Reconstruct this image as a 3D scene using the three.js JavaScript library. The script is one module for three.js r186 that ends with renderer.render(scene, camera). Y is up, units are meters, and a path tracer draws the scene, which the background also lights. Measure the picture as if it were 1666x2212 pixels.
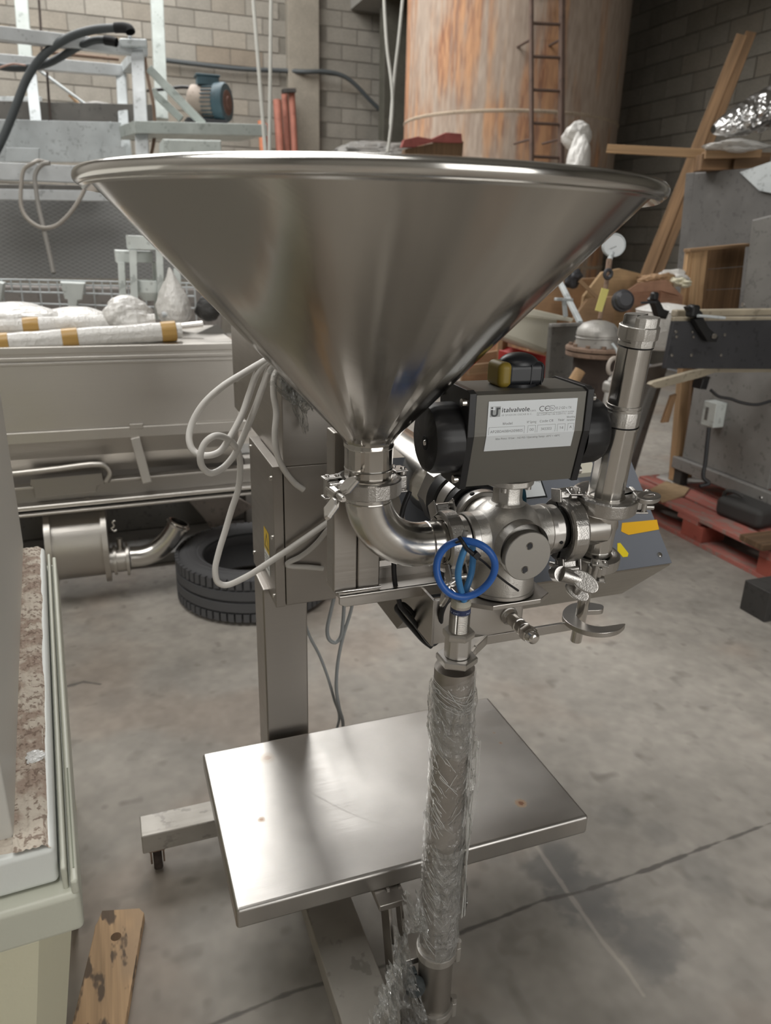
import * as THREE from 'three';
import { RoundedBoxGeometry } from 'three/addons/geometries/RoundedBoxGeometry.js';
import { mergeGeometries, mergeVertices, toCreasedNormals } from 'three/addons/utils/BufferGeometryUtils.js';
import { RectAreaLightUniformsLib } from 'three/addons/lights/RectAreaLightUniformsLib.js';

// ------------------------------------------------------------------ camera, light, exposure
// The world's axes follow the hall: x along the back wall, z towards the viewer, metres, floor at y = 0, hopper axis at x = z = 0.
const scene = new THREE.Scene();
const camera = new THREE.PerspectiveCamera(68.47, 1666 / 2212, 0.05, 60);
camera.position.set(-0.3328, 1.4, 0.9581);
camera.rotation.order = 'YXZ';
camera.rotation.set(-0.3476, -0.3595, 0.0261);
camera.focus = 1.15;
camera.userData.fStop = 5.5;
scene.background = new THREE.Color(0.55, 0.6, 0.66);
const renderer = new THREE.WebGLRenderer({ antialias: true });
renderer.toneMapping = THREE.LinearToneMapping;
renderer.toneMappingExposure = 0.85;
renderer.shadowMap.enabled = true;
RectAreaLightUniformsLib.init();
// Daylight: translucent roof lights in the ceiling at y = 6 and an unseen door in the front wall, inferred from the light.
const CEIL = 6;
const ROOFLIGHTS = [ // x0, x1, z0, z1, radiance
  [-3.0, 1.9, -9.8, -4.6, 6],
  [-4.2, 0.2, -1.6, 1.8, 2.6],
];
const DAY = new THREE.Color(1, 1, 1);
for (const [x0, x1, z0, z1, k] of ROOFLIGHTS) {
  const l = new THREE.RectAreaLight(DAY, k, x1 - x0, z1 - z0);
  l.position.set((x0 + x1) / 2, CEIL - 0.03, (z0 + z1) / 2);
  l.rotation.x = -Math.PI / 2;
  scene.add(l);
}

// the loading door in the front wall behind the viewer: a translucent daylit shutter
const DOOR = [0.4, 3.6, 0.3, 3.9, 1.8]; // x0, x1, y0, y1, radiance
{
  const l = new THREE.RectAreaLight(DAY, DOOR[4], DOOR[1] - DOOR[0], DOOR[3] - DOOR[2]);
  l.position.set((DOOR[0] + DOOR[1]) / 2, (DOOR[2] + DOOR[3]) / 2, 4.9);
  scene.add(l);
}

// ------------------------------------------------------------------ helpers
const V = (a, b, c) => (Array.isArray(a) ? new THREE.Vector3(...a) : a.isVector3 ? a.clone() : new THREE.Vector3(a, b, c));
const UP = V(0, 1, 0);
let seed = 7;
const rnd = () => { seed = (seed + 0x6d2b79f5) | 0; let t = Math.imul(seed ^ (seed >>> 15), 1 | seed); t = (t + Math.imul(t ^ (t >>> 7), 61 | t)) ^ t; return ((t ^ (t >>> 14)) >>> 0) / 4294967296; };
const rr = (a, b) => a + (b - a) * rnd();
const lerp = THREE.MathUtils.lerp, clamp = THREE.MathUtils.clamp, sstep = THREE.MathUtils.smoothstep;
const hash = (x, y, s) => { let h = Math.imul(x, 374761393) + Math.imul(y, 668265263) + Math.imul(s, 974711); h = Math.imul(h ^ (h >>> 13), 1274126177); return ((h ^ (h >>> 16)) >>> 0) / 4294967296; };
// value noise that repeats every px, py cells
function vn(x, y, px, py, s) {
  const ix = Math.floor(x), iy = Math.floor(y), fx = x - ix, fy = y - iy, u = fx * fx * (3 - 2 * fx), v = fy * fy * (3 - 2 * fy);
  const a = ((ix % px) + px) % px, b = (a + 1) % px, c = ((iy % py) + py) % py, d = (c + 1) % py;
  return lerp(lerp(hash(a, c, s), hash(b, c, s), u), lerp(hash(a, d, s), hash(b, d, s), u), v);
}
function fbm(u, v, fx, fy, oct, s = 1) { let t = 0, a = 0.5, n = 0; for (let i = 0; i < oct; i++) { t += a * vn(u * fx, v * fy, fx, fy, s + i * 17); n += a; a *= 0.5; fx *= 2; fy *= 2; } return t / n; }
function tex(w, h, fn, { srgb = false, tile = 1, tileY = tile, clampEdge = false } = {}) {
  const d = new Uint8Array(w * h * 4);
  for (let y = 0, i = 0; y < h; y++) for (let x = 0; x < w; x++, i += 4) {
    const c = fn((x + 0.5) / w, (y + 0.5) / h);
    if (typeof c === 'number') { d[i] = d[i + 1] = d[i + 2] = clamp(c, 0, 1) * 255; } else { d[i] = clamp(c[0], 0, 255); d[i + 1] = clamp(c[1], 0, 255); d[i + 2] = clamp(c[2], 0, 255); }
    d[i + 3] = 255;
  }
  const t = new THREE.DataTexture(d, w, h, THREE.RGBAFormat);
  t.wrapS = t.wrapT = clampEdge ? THREE.ClampToEdgeWrapping : THREE.RepeatWrapping;
  t.magFilter = THREE.LinearFilter; t.minFilter = THREE.LinearMipmapLinearFilter; t.generateMipmaps = true;
  if (srgb) t.colorSpace = THREE.SRGBColorSpace;
  t.repeat.set(1 / tile, 1 / tileY);
  t.needsUpdate = true;
  return t;
}
const mix3 = (a, b, t) => [lerp(a[0], b[0], t), lerp(a[1], b[1], t), lerp(a[2], b[2], t)];
const std = (o) => new THREE.MeshStandardMaterial(o);
const phy = (o) => new THREE.MeshPhysicalMaterial(o);

// geometry: everything non-indexed with position, normal, uv
function prep(g) {
  let q = g.index ? g.toNonIndexed() : g;
  if (!q.attributes.normal) q.computeVertexNormals();
  if (!q.attributes.uv) q.setAttribute('uv', new THREE.BufferAttribute(new Float32Array(q.attributes.position.count * 2), 2));
  for (const k of Object.keys(q.attributes)) if (!['position', 'normal', 'uv'].includes(k)) q.deleteAttribute(k);
  q.morphAttributes = {}; q.groups = []; q.userData = { own: g.userData.own };
  return q;
}

// uv in metres by the dominant side of each triangle
function metreUV(g) {
  const p = g.attributes.position, n = g.attributes.normal, uv = g.attributes.uv;
  for (let i = 0; i < p.count; i += 3) {
    let a = 0, b = 0, c = 0;
    for (let k = 0; k < 3; k++) { a += Math.abs(n.getX(i + k)); b += Math.abs(n.getY(i + k)); c += Math.abs(n.getZ(i + k)); }
    for (let k = 0; k < 3; k++) {
      const x = p.getX(i + k), y = p.getY(i + k), z = p.getZ(i + k);
      if (b >= a && b >= c) uv.setXY(i + k, x, z); else if (a >= c) uv.setXY(i + k, z, y); else uv.setXY(i + k, x, y);
    }
  }
  return g;
}
const ownUV = (g) => { g.userData.own = true; return g; };
// one geometry from many; those that did not bring uv of their own get it in metres
const join = (...gs) => { const l = gs.flat(9).map(prep).map((g) => (g.userData.own ? g : metreUV(g))), j = l.length === 1 ? l[0] : mergeGeometries(l); return ownUV(j); };
const mv = (g, x = 0, y = 0, z = 0, rx = 0, ry = 0, rz = 0) => { const m = new THREE.Matrix4().makeRotationFromEuler(new THREE.Euler(rx, ry, rz)); m.setPosition(x, y, z); return g.applyMatrix4(m); };
const box = (x0, x1, y0, y1, z0, z1, r = 0.002) => {
  const w = x1 - x0, h = y1 - y0, d = z1 - z0, rad = Math.min(r, w / 2.2, h / 2.2, d / 2.2);
  const g = rad > 0 ? new RoundedBoxGeometry(w, h, d, 2, rad) : new THREE.BoxGeometry(w, h, d);
  return mv(g, (x0 + x1) / 2, (y0 + y1) / 2, (z0 + z1) / 2);
};
const along = (a, b) => { const d = b.clone().sub(a), m = new THREE.Matrix4().makeRotationFromQuaternion(new THREE.Quaternion().setFromUnitVectors(UP, d.clone().normalize())); m.setPosition(a.clone().add(b).multiplyScalar(0.5)); return [m, d.length()]; };
const rod = (a, b, r0, r1 = r0, seg = 24, open = false) => { const [m, l] = along(V(a), V(b)); return new THREE.CylinderGeometry(r1, r0, l, seg, 1, open).applyMatrix4(m); };
// a beam of rectangular section from a to b; up tells which way its height points
const beam = (a, b, w, h, up = UP, r = 0.003) => {
  a = V(a); b = V(b); up = Array.isArray(up) ? V(up) : up;
  const y = b.clone().sub(a), l = y.length(); y.normalize();
  const x = new THREE.Vector3().crossVectors(y, up).normalize(), z = new THREE.Vector3().crossVectors(x, y).normalize();
  const m = new THREE.Matrix4().makeBasis(x, y, z); m.setPosition(a.add(b).multiplyScalar(0.5));
  const g = r > 0 ? new RoundedBoxGeometry(w, l, h, 1, Math.min(r, w / 2.5, h / 2.5)) : new THREE.BoxGeometry(w, l, h);
  return ownUV(metreUV(prep(g))).applyMatrix4(m); // the uv follows the beam, so that wood grain runs along it
};
// profile [[radius, distance], ...] turned about the axis that starts at a and points along dir
const lathe = (pts, a, dir = UP, seg = 48, phi0 = 0, phi1 = Math.PI * 2) => {
  const g = new THREE.LatheGeometry(pts.map(([r, t]) => new THREE.Vector2(Math.max(r, 1e-5), t)), seg, phi0, phi1);
  const c = toCreasedNormals(g.index ? g.toNonIndexed() : g, 0.6);
  const m = new THREE.Matrix4().makeRotationFromQuaternion(new THREE.Quaternion().setFromUnitVectors(UP, V(dir).normalize())); m.setPosition(V(a));
  return c.applyMatrix4(m);
};
const tube = (pts, r, seg = 8, n = pts.length * 8, closed = false, tension = 0.5) => new THREE.TubeGeometry(new THREE.CatmullRomCurve3(pts.map((p) => V(p)), closed, 'centripetal', tension), n, r, seg, closed);
const prism = (pts, depth, bevel = 0) => { // polygon [[x, y], ...] in the xy plane, extruded from z = 0 to -depth
  const s = new THREE.Shape(pts.map(([x, y]) => new THREE.Vector2(x, y)));
  const g = new THREE.ExtrudeGeometry(s, { depth: depth - 2 * bevel, bevelEnabled: bevel > 0, bevelThickness: bevel, bevelSize: bevel, bevelOffset: -bevel, bevelSegments: 2, curveSegments: 8 });
  return g.translate(0, 0, -depth + bevel);
};
// polygon of world points that share z, given thickness away from the viewer
// polygon of world points that share x, given thickness towards +x
const slabX = (pts3, depth, bevel = 0) => prismX(pts3.map((p) => [p[2], p[1]]), pts3[0][0], pts3[0][0] + depth, bevel);
const slab = (pts3, depth, bevel = 0) => prism(pts3.map((p) => [p[0], p[1]]), depth, bevel).translate(0, 0, pts3[0][2]);
// polygon [[z, y], ...] extruded along x from x0 to x1
const prismX = (pts, x0, x1, bevel = 0) => prism(pts.map(([z, y]) => [-z, y]), x1 - x0, bevel).applyMatrix4(new THREE.Matrix4().makeRotationY(Math.PI / 2)).translate(x1, 0, 0);
// lumpy ball: noise moves every vertex in or out
function lump(r, [sx, sy, sz], amp, freq, detail, s, flat = false, ridge = false) {
  let g = mergeVertices(new THREE.IcosahedronGeometry(1, detail).deleteAttribute('uv').deleteAttribute('normal'), 1e-4);
  const p = g.attributes.position, q = new THREE.Vector3();
  const n3 = (x, y, z) => { const t = fbm(x + 7.3, y + z * 0.73 + 3.1, freq * 8, freq * 8, 1, s); return t; };
  for (let i = 0; i < p.count; i++) {
    q.fromBufferAttribute(p, i);
    let k = 0, a = 1, f = freq;
    for (let o = 0; o < 4; o++) { const t = vn(q.x * f + q.z * 0.6 * f + 50, q.y * f - q.z * 0.8 * f + 50, 4096, 4096, s + o) + vn(q.y * f + 9.5 + 50, q.z * f + q.x * 0.4 * f + 50, 4096, 4096, s + o + 9) - 1; k += a * (ridge ? 0.5 - Math.abs(t) * 1.6 : t); a *= 0.5; f *= 2.1; }
    q.multiplyScalar(1 + amp * k);
    p.setXYZ(i, q.x * r * sx, q.y * r * sy, q.z * r * sz);
  }
  if (flat) g = g.toNonIndexed();
  g.computeVertexNormals();
  return g;
}

// objects
const used = new Map();
const numbered = (n) => { const k = used.get(n) ?? 0; used.set(n, k + 1); return k ? n + '_' + String(k).padStart(3, '0') : n; };
const origin = new Map();
function finish(m) { m.castShadow = m.receiveShadow = true; return m; }
function tag(o, label, category, group, kind) { if (label) o.userData.label = label; if (category) o.userData.category = category; if (group) o.userData.group = group; if (kind) o.userData.kind = kind; return o; }
function thing(name, label, category, at = [0, 0, 0], group) {
  const o = new THREE.Group(); o.name = numbered(name); o.position.set(...at); origin.set(o, at); scene.add(o);
  return tag(o, label, category, group);
}
// a part given in world coordinates; it is moved to its parent's base
function part(name, geo, mat, parent, { label, kind, keepUV = false } = {}) {
  const g = join(keepUV ? [geo].flat(9).map(ownUV) : geo);
  const at = origin.get(parent) ?? [0, 0, 0];
  if (at[0] || at[1] || at[2]) g.translate(-at[0], -at[1], -at[2]);
  const m = finish(new THREE.Mesh(g, mat)); m.name = numbered(name); parent.add(m); origin.set(m, at);
  if (label) m.userData.label = label; if (kind) m.userData.kind = kind;
  return m;
}
function solo(name, geo, mat, label, category, at = [0, 0, 0], { group, kind, keepUV } = {}) {
  const g = join(keepUV ? [geo].flat(9).map(ownUV) : geo); g.translate(-at[0], -at[1], -at[2]);
  const m = finish(new THREE.Mesh(g, mat)); m.name = numbered(name); m.position.set(...at); scene.add(m); origin.set(m, at);
  return tag(m, label, category, group, kind);
}
function struct(name, geo, mat, parent = scene, keepUV = false) {
  const g = join(keepUV ? [geo].flat(9).map(ownUV) : geo);
  const m = finish(new THREE.Mesh(g, mat)); m.name = name; parent.add(m); if (parent === scene) m.userData.kind = 'structure'; origin.set(m, [0, 0, 0]);
  return m;
}

// ------------------------------------------------------------------ textures and materials
const T = {};
T.steelRough = tex(512, 512, (u, v) => 0.62 + 0.3 * fbm(u, v, 6, 6, 4, 3) + 0.16 * (fbm(u, v, 4, 128, 2, 5) - 0.5), { tile: 0.5 });
T.steelBump = tex(512, 512, (u, v) => 0.6 * fbm(u, v, 5, 5, 3, 11) + 0.4 * fbm(u, v, 6, 200, 2, 13), { tile: 0.5 });
T.cast = tex(256, 256, (u, v) => fbm(u, v, 40, 40, 3, 21), { tile: 0.06 });
T.dent = tex(256, 256, (u, v) => fbm(u, v, 3, 3, 2, 25), { tile: 0.5 });
T.plastic = tex(256, 256, (u, v) => fbm(u, v, 24, 24, 4, 31), { tile: 0.15 });
T.grime = tex(512, 512, (u, v) => 0.86 + 0.16 * fbm(u, v, 6, 6, 5, 41) - 0.12 * sstep(fbm(u, v, 30, 30, 3, 43), 0.66, 0.78), { tile: 0.6, srgb: true });
T.concreteBlock = tex(512, 512, (u, v) => { const a = fbm(u, v, 5, 5, 4, 51), b = fbm(u, v, 90, 90, 2, 53); const k = 0.84 + 0.16 * a + 0.1 * (b - 0.5); return [240 * k, 237 * k, 231 * k]; }, { tile: 1.1, srgb: true });
T.blockBump = tex(256, 256, (u, v) => fbm(u, v, 60, 60, 3, 55), { tile: 0.5 });
const floorBase = (x, z) => { // colour of the worn concrete floor at x, z (repeats every 4 m)
  const u = ((x / 4) % 1 + 1) % 1, v = ((z / 4) % 1 + 1) % 1;
  const a = fbm(u, v, 5, 5, 5, 61), b = fbm(u, v, 26, 26, 4, 63), c = fbm(u, v, 130, 130, 2, 65), d = fbm(u, v, 9, 9, 4, 67);
  let k = 0.76 + 0.2 * (a - 0.5) + 0.14 * (b - 0.5) + 0.1 * (c - 0.5);
  let col = [202 * k, 195 * k, 185 * k];
  col = mix3(col, [200 * k, 178 * k, 160 * k], 0.4 * sstep(d, 0.5, 0.72));
  const sp = fbm(u, v, 90, 90, 2, 69);
  if (sp > 0.72) col = mix3(col, [110, 105, 98], (sp - 0.72) * 2.2);
  return col;
};
T.floor = tex(1024, 1024, (u, v) => floorBase(u * 4, v * 4), { tile: 4, srgb: true });
T.floorBump = tex(512, 512, (u, v) => fbm(u, v, 20, 20, 5, 71), { tile: 1 });
T.wood = tex(512, 512, (u, v) => { const g = fbm(u, v, 30, 2, 4, 81), r = fbm(u, v, 90, 3, 3, 83), k = 0.7 + 0.34 * g + 0.22 * (r - 0.5); const s = sstep(fbm(u, v, 6, 5, 3, 85), 0.6, 0.8); return mix3([240 * k, 229 * k, 214 * k], [150, 136, 120], 0.45 * s); }, { tile: 0.5, tileY: 1.2, srgb: true });
T.woodBump = tex(256, 256, (u, v) => fbm(u, v, 60, 3, 4, 87), { tile: 0.4, tileY: 0.9 });
T.rust = tex(2048, 1400, (u, v) => { // once round the tank: u = 0 faces +z
  const streak = fbm(u, v, 110, 5, 5, 91), patch = fbm(u, v, 22, 8, 5, 93), fine = fbm(u, v, 300, 40, 3, 95), wide = fbm(u, v, 10, 3, 3, 97);
  const q = (u + 0.5) % 1, pale = 0.16 * sstep(q, 0.475, 0.5) + 0.05 * sstep(v, 0.5, 0.42) * sstep(q, 0.36, 0.46);
  const rust = sstep(0.5 * streak + 0.5 * patch + 0.4 * (wide - 0.5) - pale, 0.3, 0.6);
  const paint = mix3([180, 164, 149], [146, 130, 117], fine);
  const ru = mix3(mix3([170, 124, 92], [136, 94, 72], sstep(fine, 0.35, 0.7)), [198, 156, 118], 0.6 * sstep(streak, 0.5, 0.72));
  return mix3(paint, ru, rust);
}, { srgb: true });
T.cardboard = tex(256, 256, (u, v) => { const k = 0.86 + 0.2 * (fbm(u, v, 10, 10, 4, 101) - 0.5) + 0.1 * (fbm(u, v, 4, 100, 2, 103) - 0.5); return [236 * k, 226 * k, 212 * k]; }, { tile: 0.5, srgb: true });
T.crust = tex(512, 512, (u, v) => { const a = fbm(u, v, 12, 12, 5, 111), b = fbm(u, v, 60, 60, 3, 113); const c = mix3([204, 194, 180], [166, 148, 134], sstep(a, 0.4, 0.65)); return mix3(c, [120, 102, 90], 0.7 * sstep(b, 0.58, 0.74)); }, { tile: 0.32, srgb: true });
T.crustBump = tex(512, 512, (u, v) => fbm(u, v, 36, 36, 4, 113), { tile: 0.32 });
T.weave = tex(256, 256, (u, v) => { const a = Math.abs(((u * 16 + v * 16) % 1) - 0.5), b = Math.abs(((u * 16 - v * 16 + 16) % 1) - 0.5); return Math.min(a, b) < 0.12 ? 1 : 0.1; }, { tile: 0.8, tileY: 0.42 });
T.weaveColor = tex(256, 256, (u, v) => { const a = Math.abs(((u * 16 + v * 16) % 1) - 0.5), b = Math.abs(((u * 16 - v * 16 + 16) % 1) - 0.5); return Math.min(a, b) < 0.12 ? [158, 159, 158] : [136, 137, 137]; }, { tile: 0.8, tileY: 0.42, srgb: true });
T.wrinkle = tex(512, 512, (u, v) => { let t = 0, a = 1, n = 0; for (let o = 0, f = 5; o < 4; o++, f *= 2, a *= 0.55) { t += a * (1 - Math.abs(2 * vn(u * f, v * f * 1, f, f, 120 + o) - 1)); n += a; } return t / n; }, { tile: 0.12, tileY: 0.18 });
T.redPaint = tex(256, 256, (u, v) => { const a = fbm(u, v, 24, 8, 4, 131), b = fbm(u, v, 6, 6, 3, 133); return mix3([172, 104, 94], [148, 130, 122], 0.8 * sstep(a * 0.6 + b * 0.4, 0.44, 0.64)); }, { tile: 0.5, srgb: true });
T.rubber = tex(256, 256, (u, v) => fbm(u, v, 30, 30, 4, 141), { tile: 0.2 });

const steel = (color, rough, bump = 0.00012, extra = {}) => phy({ color, metalness: 1, roughness: rough, roughnessMap: T.steelRough, bumpMap: T.steelBump, bumpScale: bump, ...extra });
const M = {
  hopper: steel(0xb8b4ae, 0.2, 0.00006),
  rim: steel(0xd2d0cc, 0.2, 0.00006),
  pipe: steel(0xcac7c2, 0.29, 0.00008),
  satin: steel(0xb9b5b0, 0.44, 0.00014),
  tabletop: null,
  cabinet: steel(0xa09b95, 0.46, 0.00016),
  post: steel(0xa5a09a, 0.5, 0.00016),
  legSteel: steel(0xaaa59d, 0.7, 0.0002, { metalness: 0.25, map: T.grime }),
  cast: phy({ color: 0xb8b5b1, metalness: 1, roughness: 0.34, bumpMap: T.cast, bumpScale: 0.00025 }),
  castMatte: phy({ color: 0xc2bfba, metalness: 1, roughness: 0.46, bumpMap: T.cast, bumpScale: 0.0002 }),
  machined: phy({ color: 0xc6c3bf, metalness: 1, roughness: 0.36, bumpMap: T.steelBump, bumpScale: 0.0001 }),
  bright: phy({ color: 0xd4d1cd, metalness: 1, roughness: 0.2 }),
  dark: std({ color: 0x0b0b0c, roughness: 0.8 }),
  blackCap: phy({ color: 0x1d1d1f, roughness: 0.42, bumpMap: T.plastic, bumpScale: 0.0001 }),
  anodised: phy({ color: 0x716f69, metalness: 0.6, roughness: 0.5, bumpMap: T.steelBump, bumpScale: 0.0002 }),
  knobBlack: phy({ color: 0x24262a, roughness: 0.38 }),
  knobYellow: phy({ color: 0x8f7a2c, roughness: 0.5 }),
  seal: std({ color: 0x141414, roughness: 0.6 }),
  console: phy({ color: 0x6d7179, roughness: 0.5, bumpMap: T.plastic, bumpScale: 0.0001 }),
  consoleUnder: steel(0xa19c94, 0.5),
  yellowTape: std({ color: 0xe0ac24, roughness: 0.5 }),
  yellowSticker: std({ color: 0xe8cf26, roughness: 0.5 }),
  cableWhite: phy({ color: 0xdad7d2, roughness: 0.45 }),
  cableGrey: phy({ color: 0x969a9b, roughness: 0.5 }),
  cableBlue: phy({ color: 0x2a62b4, roughness: 0.4 }),
  cableLightBlue: phy({ color: 0x3f7fb4, roughness: 0.4 }),
  cableTeal: phy({ color: 0x14536b, roughness: 0.4 }),
  cableBlack: phy({ color: 0x1c1c1e, roughness: 0.45 }),
  hoseBlack: phy({ color: 0x3f4446, roughness: 0.6 }),
  whitePE: phy({ color: 0xd9dcd8, roughness: 0.4, bumpMap: T.plastic, bumpScale: 0.0002 }),
  blockPE: phy({ color: 0xc9c7c0, roughness: 0.45, bumpMap: T.plastic, bumpScale: 0.0002 }),
  binRim: phy({ color: 0xbfc0b2, roughness: 0.42, bumpMap: T.plastic, bumpScale: 0.0002 }),
  binBody: phy({ color: 0xd2cfb6, roughness: 0.45, bumpMap: T.plastic, bumpScale: 0.0002 }),
  crust: std({ map: T.crust, roughness: 0.95, bumpMap: T.crustBump, bumpScale: 0.004 }),
  rubber: std({ color: 0x505052, roughness: 0.75, bumpMap: T.rubber, bumpScale: 0.0006 }),
  rubberDark: std({ color: 0x1b1c1d, roughness: 0.85 }),
  aluminium: std({ color: 0xd3d7d9, metalness: 0.1, roughness: 0.5, map: T.grime }),
  paintWhite: std({ color: 0xd6dcd9, roughness: 0.5, map: T.grime }),
  paintGreenWhite: std({ color: 0xc2cac6, roughness: 0.5, map: T.grime }),
  galvanised: std({ color: 0xccd2d4, metalness: 0.15, roughness: 0.55, map: T.grime }),
  mesh: std({ map: T.weaveColor, roughness: 0.6, metalness: 0.2, bumpMap: T.weave, bumpScale: 0.002 }),
  motorBlue: std({ color: 0x3f5862, roughness: 0.55, map: T.grime }),
  motorRust: std({ color: 0x6f4f44, roughness: 0.8, map: T.grime }),
  motorPale: std({ color: 0xa89a8e, roughness: 0.7, map: T.grime }),
  mixer: steel(0xbdb9b3, 0.5, 0.0004),
  mixerDark: steel(0x9c9893, 0.55, 0.0004),
  film: phy({ color: 0xffffff, roughness: 0.14, transmission: 0.97, thickness: 0, ior: 1.5, bumpMap: T.wrinkle, bumpScale: 0.012, side: THREE.DoubleSide }),
  crease: phy({ color: 0xf2f2f0, roughness: 0.2, transmission: 0.6, thickness: 0, ior: 1.5 }),
  filmMilky: phy({ color: 0xf0f0ee, roughness: 0.16, transmission: 0.86, thickness: 0, ior: 1.5, bumpMap: T.wrinkle, bumpScale: 0.02, side: THREE.DoubleSide }),
  plasticSheet: phy({ color: 0xdad8d4, roughness: 0.32, bumpMap: T.wrinkle, bumpScale: 0.005 }),
  kraftTape: phy({ color: 0xb48f4e, roughness: 0.4 }),
  rust: std({ map: T.rust, roughness: 0.88, bumpMap: T.rust, bumpScale: 0.006 }),
  rustIron: std({ color: 0x8a7363, roughness: 0.9, map: T.grime }),
  darkRust: std({ color: 0x40352f, roughness: 0.85, map: T.grime }),
  ladder: std({ color: 0x5d4a40, roughness: 0.8, map: T.grime }),
  redPipe: std({ color: 0xa06656, roughness: 0.7, map: T.grime }),
  orangePipe: std({ color: 0xbb7350, roughness: 0.6, map: T.grime }),
  rope: std({ color: 0xa9a8a1, roughness: 0.9 }),
  columnGreen: std({ color: 0x4c4b42, roughness: 0.7, map: T.grime }),
  foil: phy({ color: 0xdcdcdc, metalness: 1, roughness: 0.22 }),
  darkSteel: std({ color: 0x4a4a4d, metalness: 0.5, roughness: 0.55, map: T.grime }),
  paintGrey: std({ color: 0x75736f, roughness: 0.6, map: T.grime }),
  paintGreyLight: std({ color: 0x8d8b88, roughness: 0.6, map: T.grime }),
  paintGreyDark: std({ color: 0x3d3b39, roughness: 0.7, map: T.grime }),
  belt: std({ color: 0xb0a590, roughness: 0.7, map: T.grime }),
  blackPlastic: std({ color: 0x151516, roughness: 0.5 }),
  darkBag: std({ color: 0x3a3938, roughness: 0.7 }),
  pallet: std({ map: T.redPaint, roughness: 0.9, bumpMap: T.woodBump, bumpScale: 0.001 }),
  palletBlock: std({ color: 0xa8584a, roughness: 0.9, map: T.grime }),
  woods: [0xc9ac8a, 0xad9073, 0x967b60, 0xb99d7e].map((color) => std({ color, map: T.wood, roughness: 0.85, bumpMap: T.woodBump, bumpScale: 0.001 })),
  woodDark: std({ color: 0x7c6650, map: T.wood, roughness: 0.9, bumpMap: T.woodBump, bumpScale: 0.001 }),
  cards: [0xcfb592, 0xc2a588, 0xb59a7e, 0xcdb698].map((color) => std({ color, map: T.cardboard, roughness: 0.9 })),
  whitePlastic: phy({ color: 0xc9c5b6, roughness: 0.5 }),
  redCrate: std({ color: 0xb32b28, roughness: 0.6 }),
  gaugeFace: std({ color: 0xc3c7c9, roughness: 0.35 }),
  tagYellow: std({ color: 0xd3ca78, roughness: 0.7 }),
  domeGrey: std({ color: 0xa9a6a1, metalness: 0.4, roughness: 0.5, map: T.grime }),
  yellowBar: std({ color: 0xc2b888, roughness: 0.6 }),
};
// printed things, drawn on canvases
function printed(w, h, draw) {
  const c = document.createElement('canvas'); c.width = w; c.height = h; const x = c.getContext('2d'); draw(x, w, h);
  const t = new THREE.CanvasTexture(c); t.colorSpace = THREE.SRGBColorSpace; t.anisotropy = 4; return t;
}
const plateTex = printed(1400, 920, (x, w, h) => {
  x.fillStyle = '#e2e7eb'; x.fillRect(0, 0, w, h);
  const ink = '#3e4143'; x.fillStyle = ink; x.textBaseline = 'alphabetic';
  const txt = (s, px, py, size, { bold = false, width, color = ink } = {}) => { x.fillStyle = color; x.font = (bold ? 'bold ' : '') + size + 'px sans-serif'; x.save(); x.translate(px, py); if (width) x.scale(width / x.measureText(s).width, 1); x.fillText(s, 0, 0); x.restore(); };
  // emblem: a square with a dotted i and a U
  x.fillStyle = '#a4a8aa'; x.fillRect(30, 92, 160, 188); x.fillStyle = '#e2e7eb'; x.fillRect(36, 98, 70, 60);
  x.strokeStyle = ink; x.lineWidth = 30; x.beginPath(); x.moveTo(58, 150); x.lineTo(58, 220); x.quadraticCurveTo(62, 262, 104, 262); x.quadraticCurveTo(140, 258, 140, 214); x.lineTo(140, 130); x.lineTo(184, 130); x.stroke();
  x.fillStyle = ink; x.beginPath(); x.arc(58, 118, 17, 0, 7); x.fill();
  txt('italvalvole', 206, 205, 108, { bold: true, width: 440 }); txt('s.a.s.', 652, 208, 46, { width: 96 });
  txt('di SPADON OSCAR & C.', 212, 272, 44, { color: '#8d9294', width: 480 });
  x.lineWidth = 11; x.beginPath(); x.arc(842, 168, 42, 0.9, 5.4); x.stroke(); x.beginPath(); x.arc(928, 168, 42, 0.9, 5.4); x.moveTo(892, 168); x.lineTo(930, 168); x.stroke();
  x.lineWidth = 6; x.beginPath(); for (let i = 0; i < 7; i++) { const a = (i * Math.PI) / 3; x.lineTo(1000 + 52 * Math.cos(a), 166 + 52 * Math.sin(a)); } x.stroke(); txt('Ex', 968, 186, 54);
  txt('II 2 GD c TX', 1062, 190, 58, { width: 250 });
  txt('Acknowledgement of receipt TÜV IT 14 ATEX', 762, 258, 30, { width: 600 }); txt('SIL 2 (HFT=0) / SIL 3 (HFT=1) - 2014', 762, 292, 30, { width: 580 });
  txt('Model', 236, 432, 58, { width: 158 }); txt('N° Spring', 616, 424, 56, { width: 150 }); txt('Code CR', 818, 420, 58, { width: 222 }); txt('Year', 1112, 414, 58, { width: 110 });
  txt('Mounting', 1252, 362, 48, { width: 138 }); txt('Variation', 1258, 420, 48, { width: 132 });
  x.strokeStyle = '#7b7f82'; x.lineWidth = 5;
  for (const [a, b] of [[30, 586], [640, 762], [792, 1080], [1116, 1240], [1284, 1382]]) { x.beginPath(); x.moveTo(a, 604); x.lineTo(a, 470); x.lineTo(b, 470); x.lineTo(b, 604); x.stroke(); }
  txt('AP2BDA0BH209BIS', 54, 572, 62, { width: 510 }); txt('00', 668, 568, 62); txt('343303', 848, 566, 62, { width: 176 }); txt('14', 1146, 562, 62); txt('A', 1314, 558, 62);
  txt('Max Press: 10 bar - 142 PSI / Operating Temp: -20°C + +80°C', 150, 706, 46, { width: 1030 });
});
M.plate = std({ map: plateTex, roughness: 0.45, metalness: 0.1 });
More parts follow.
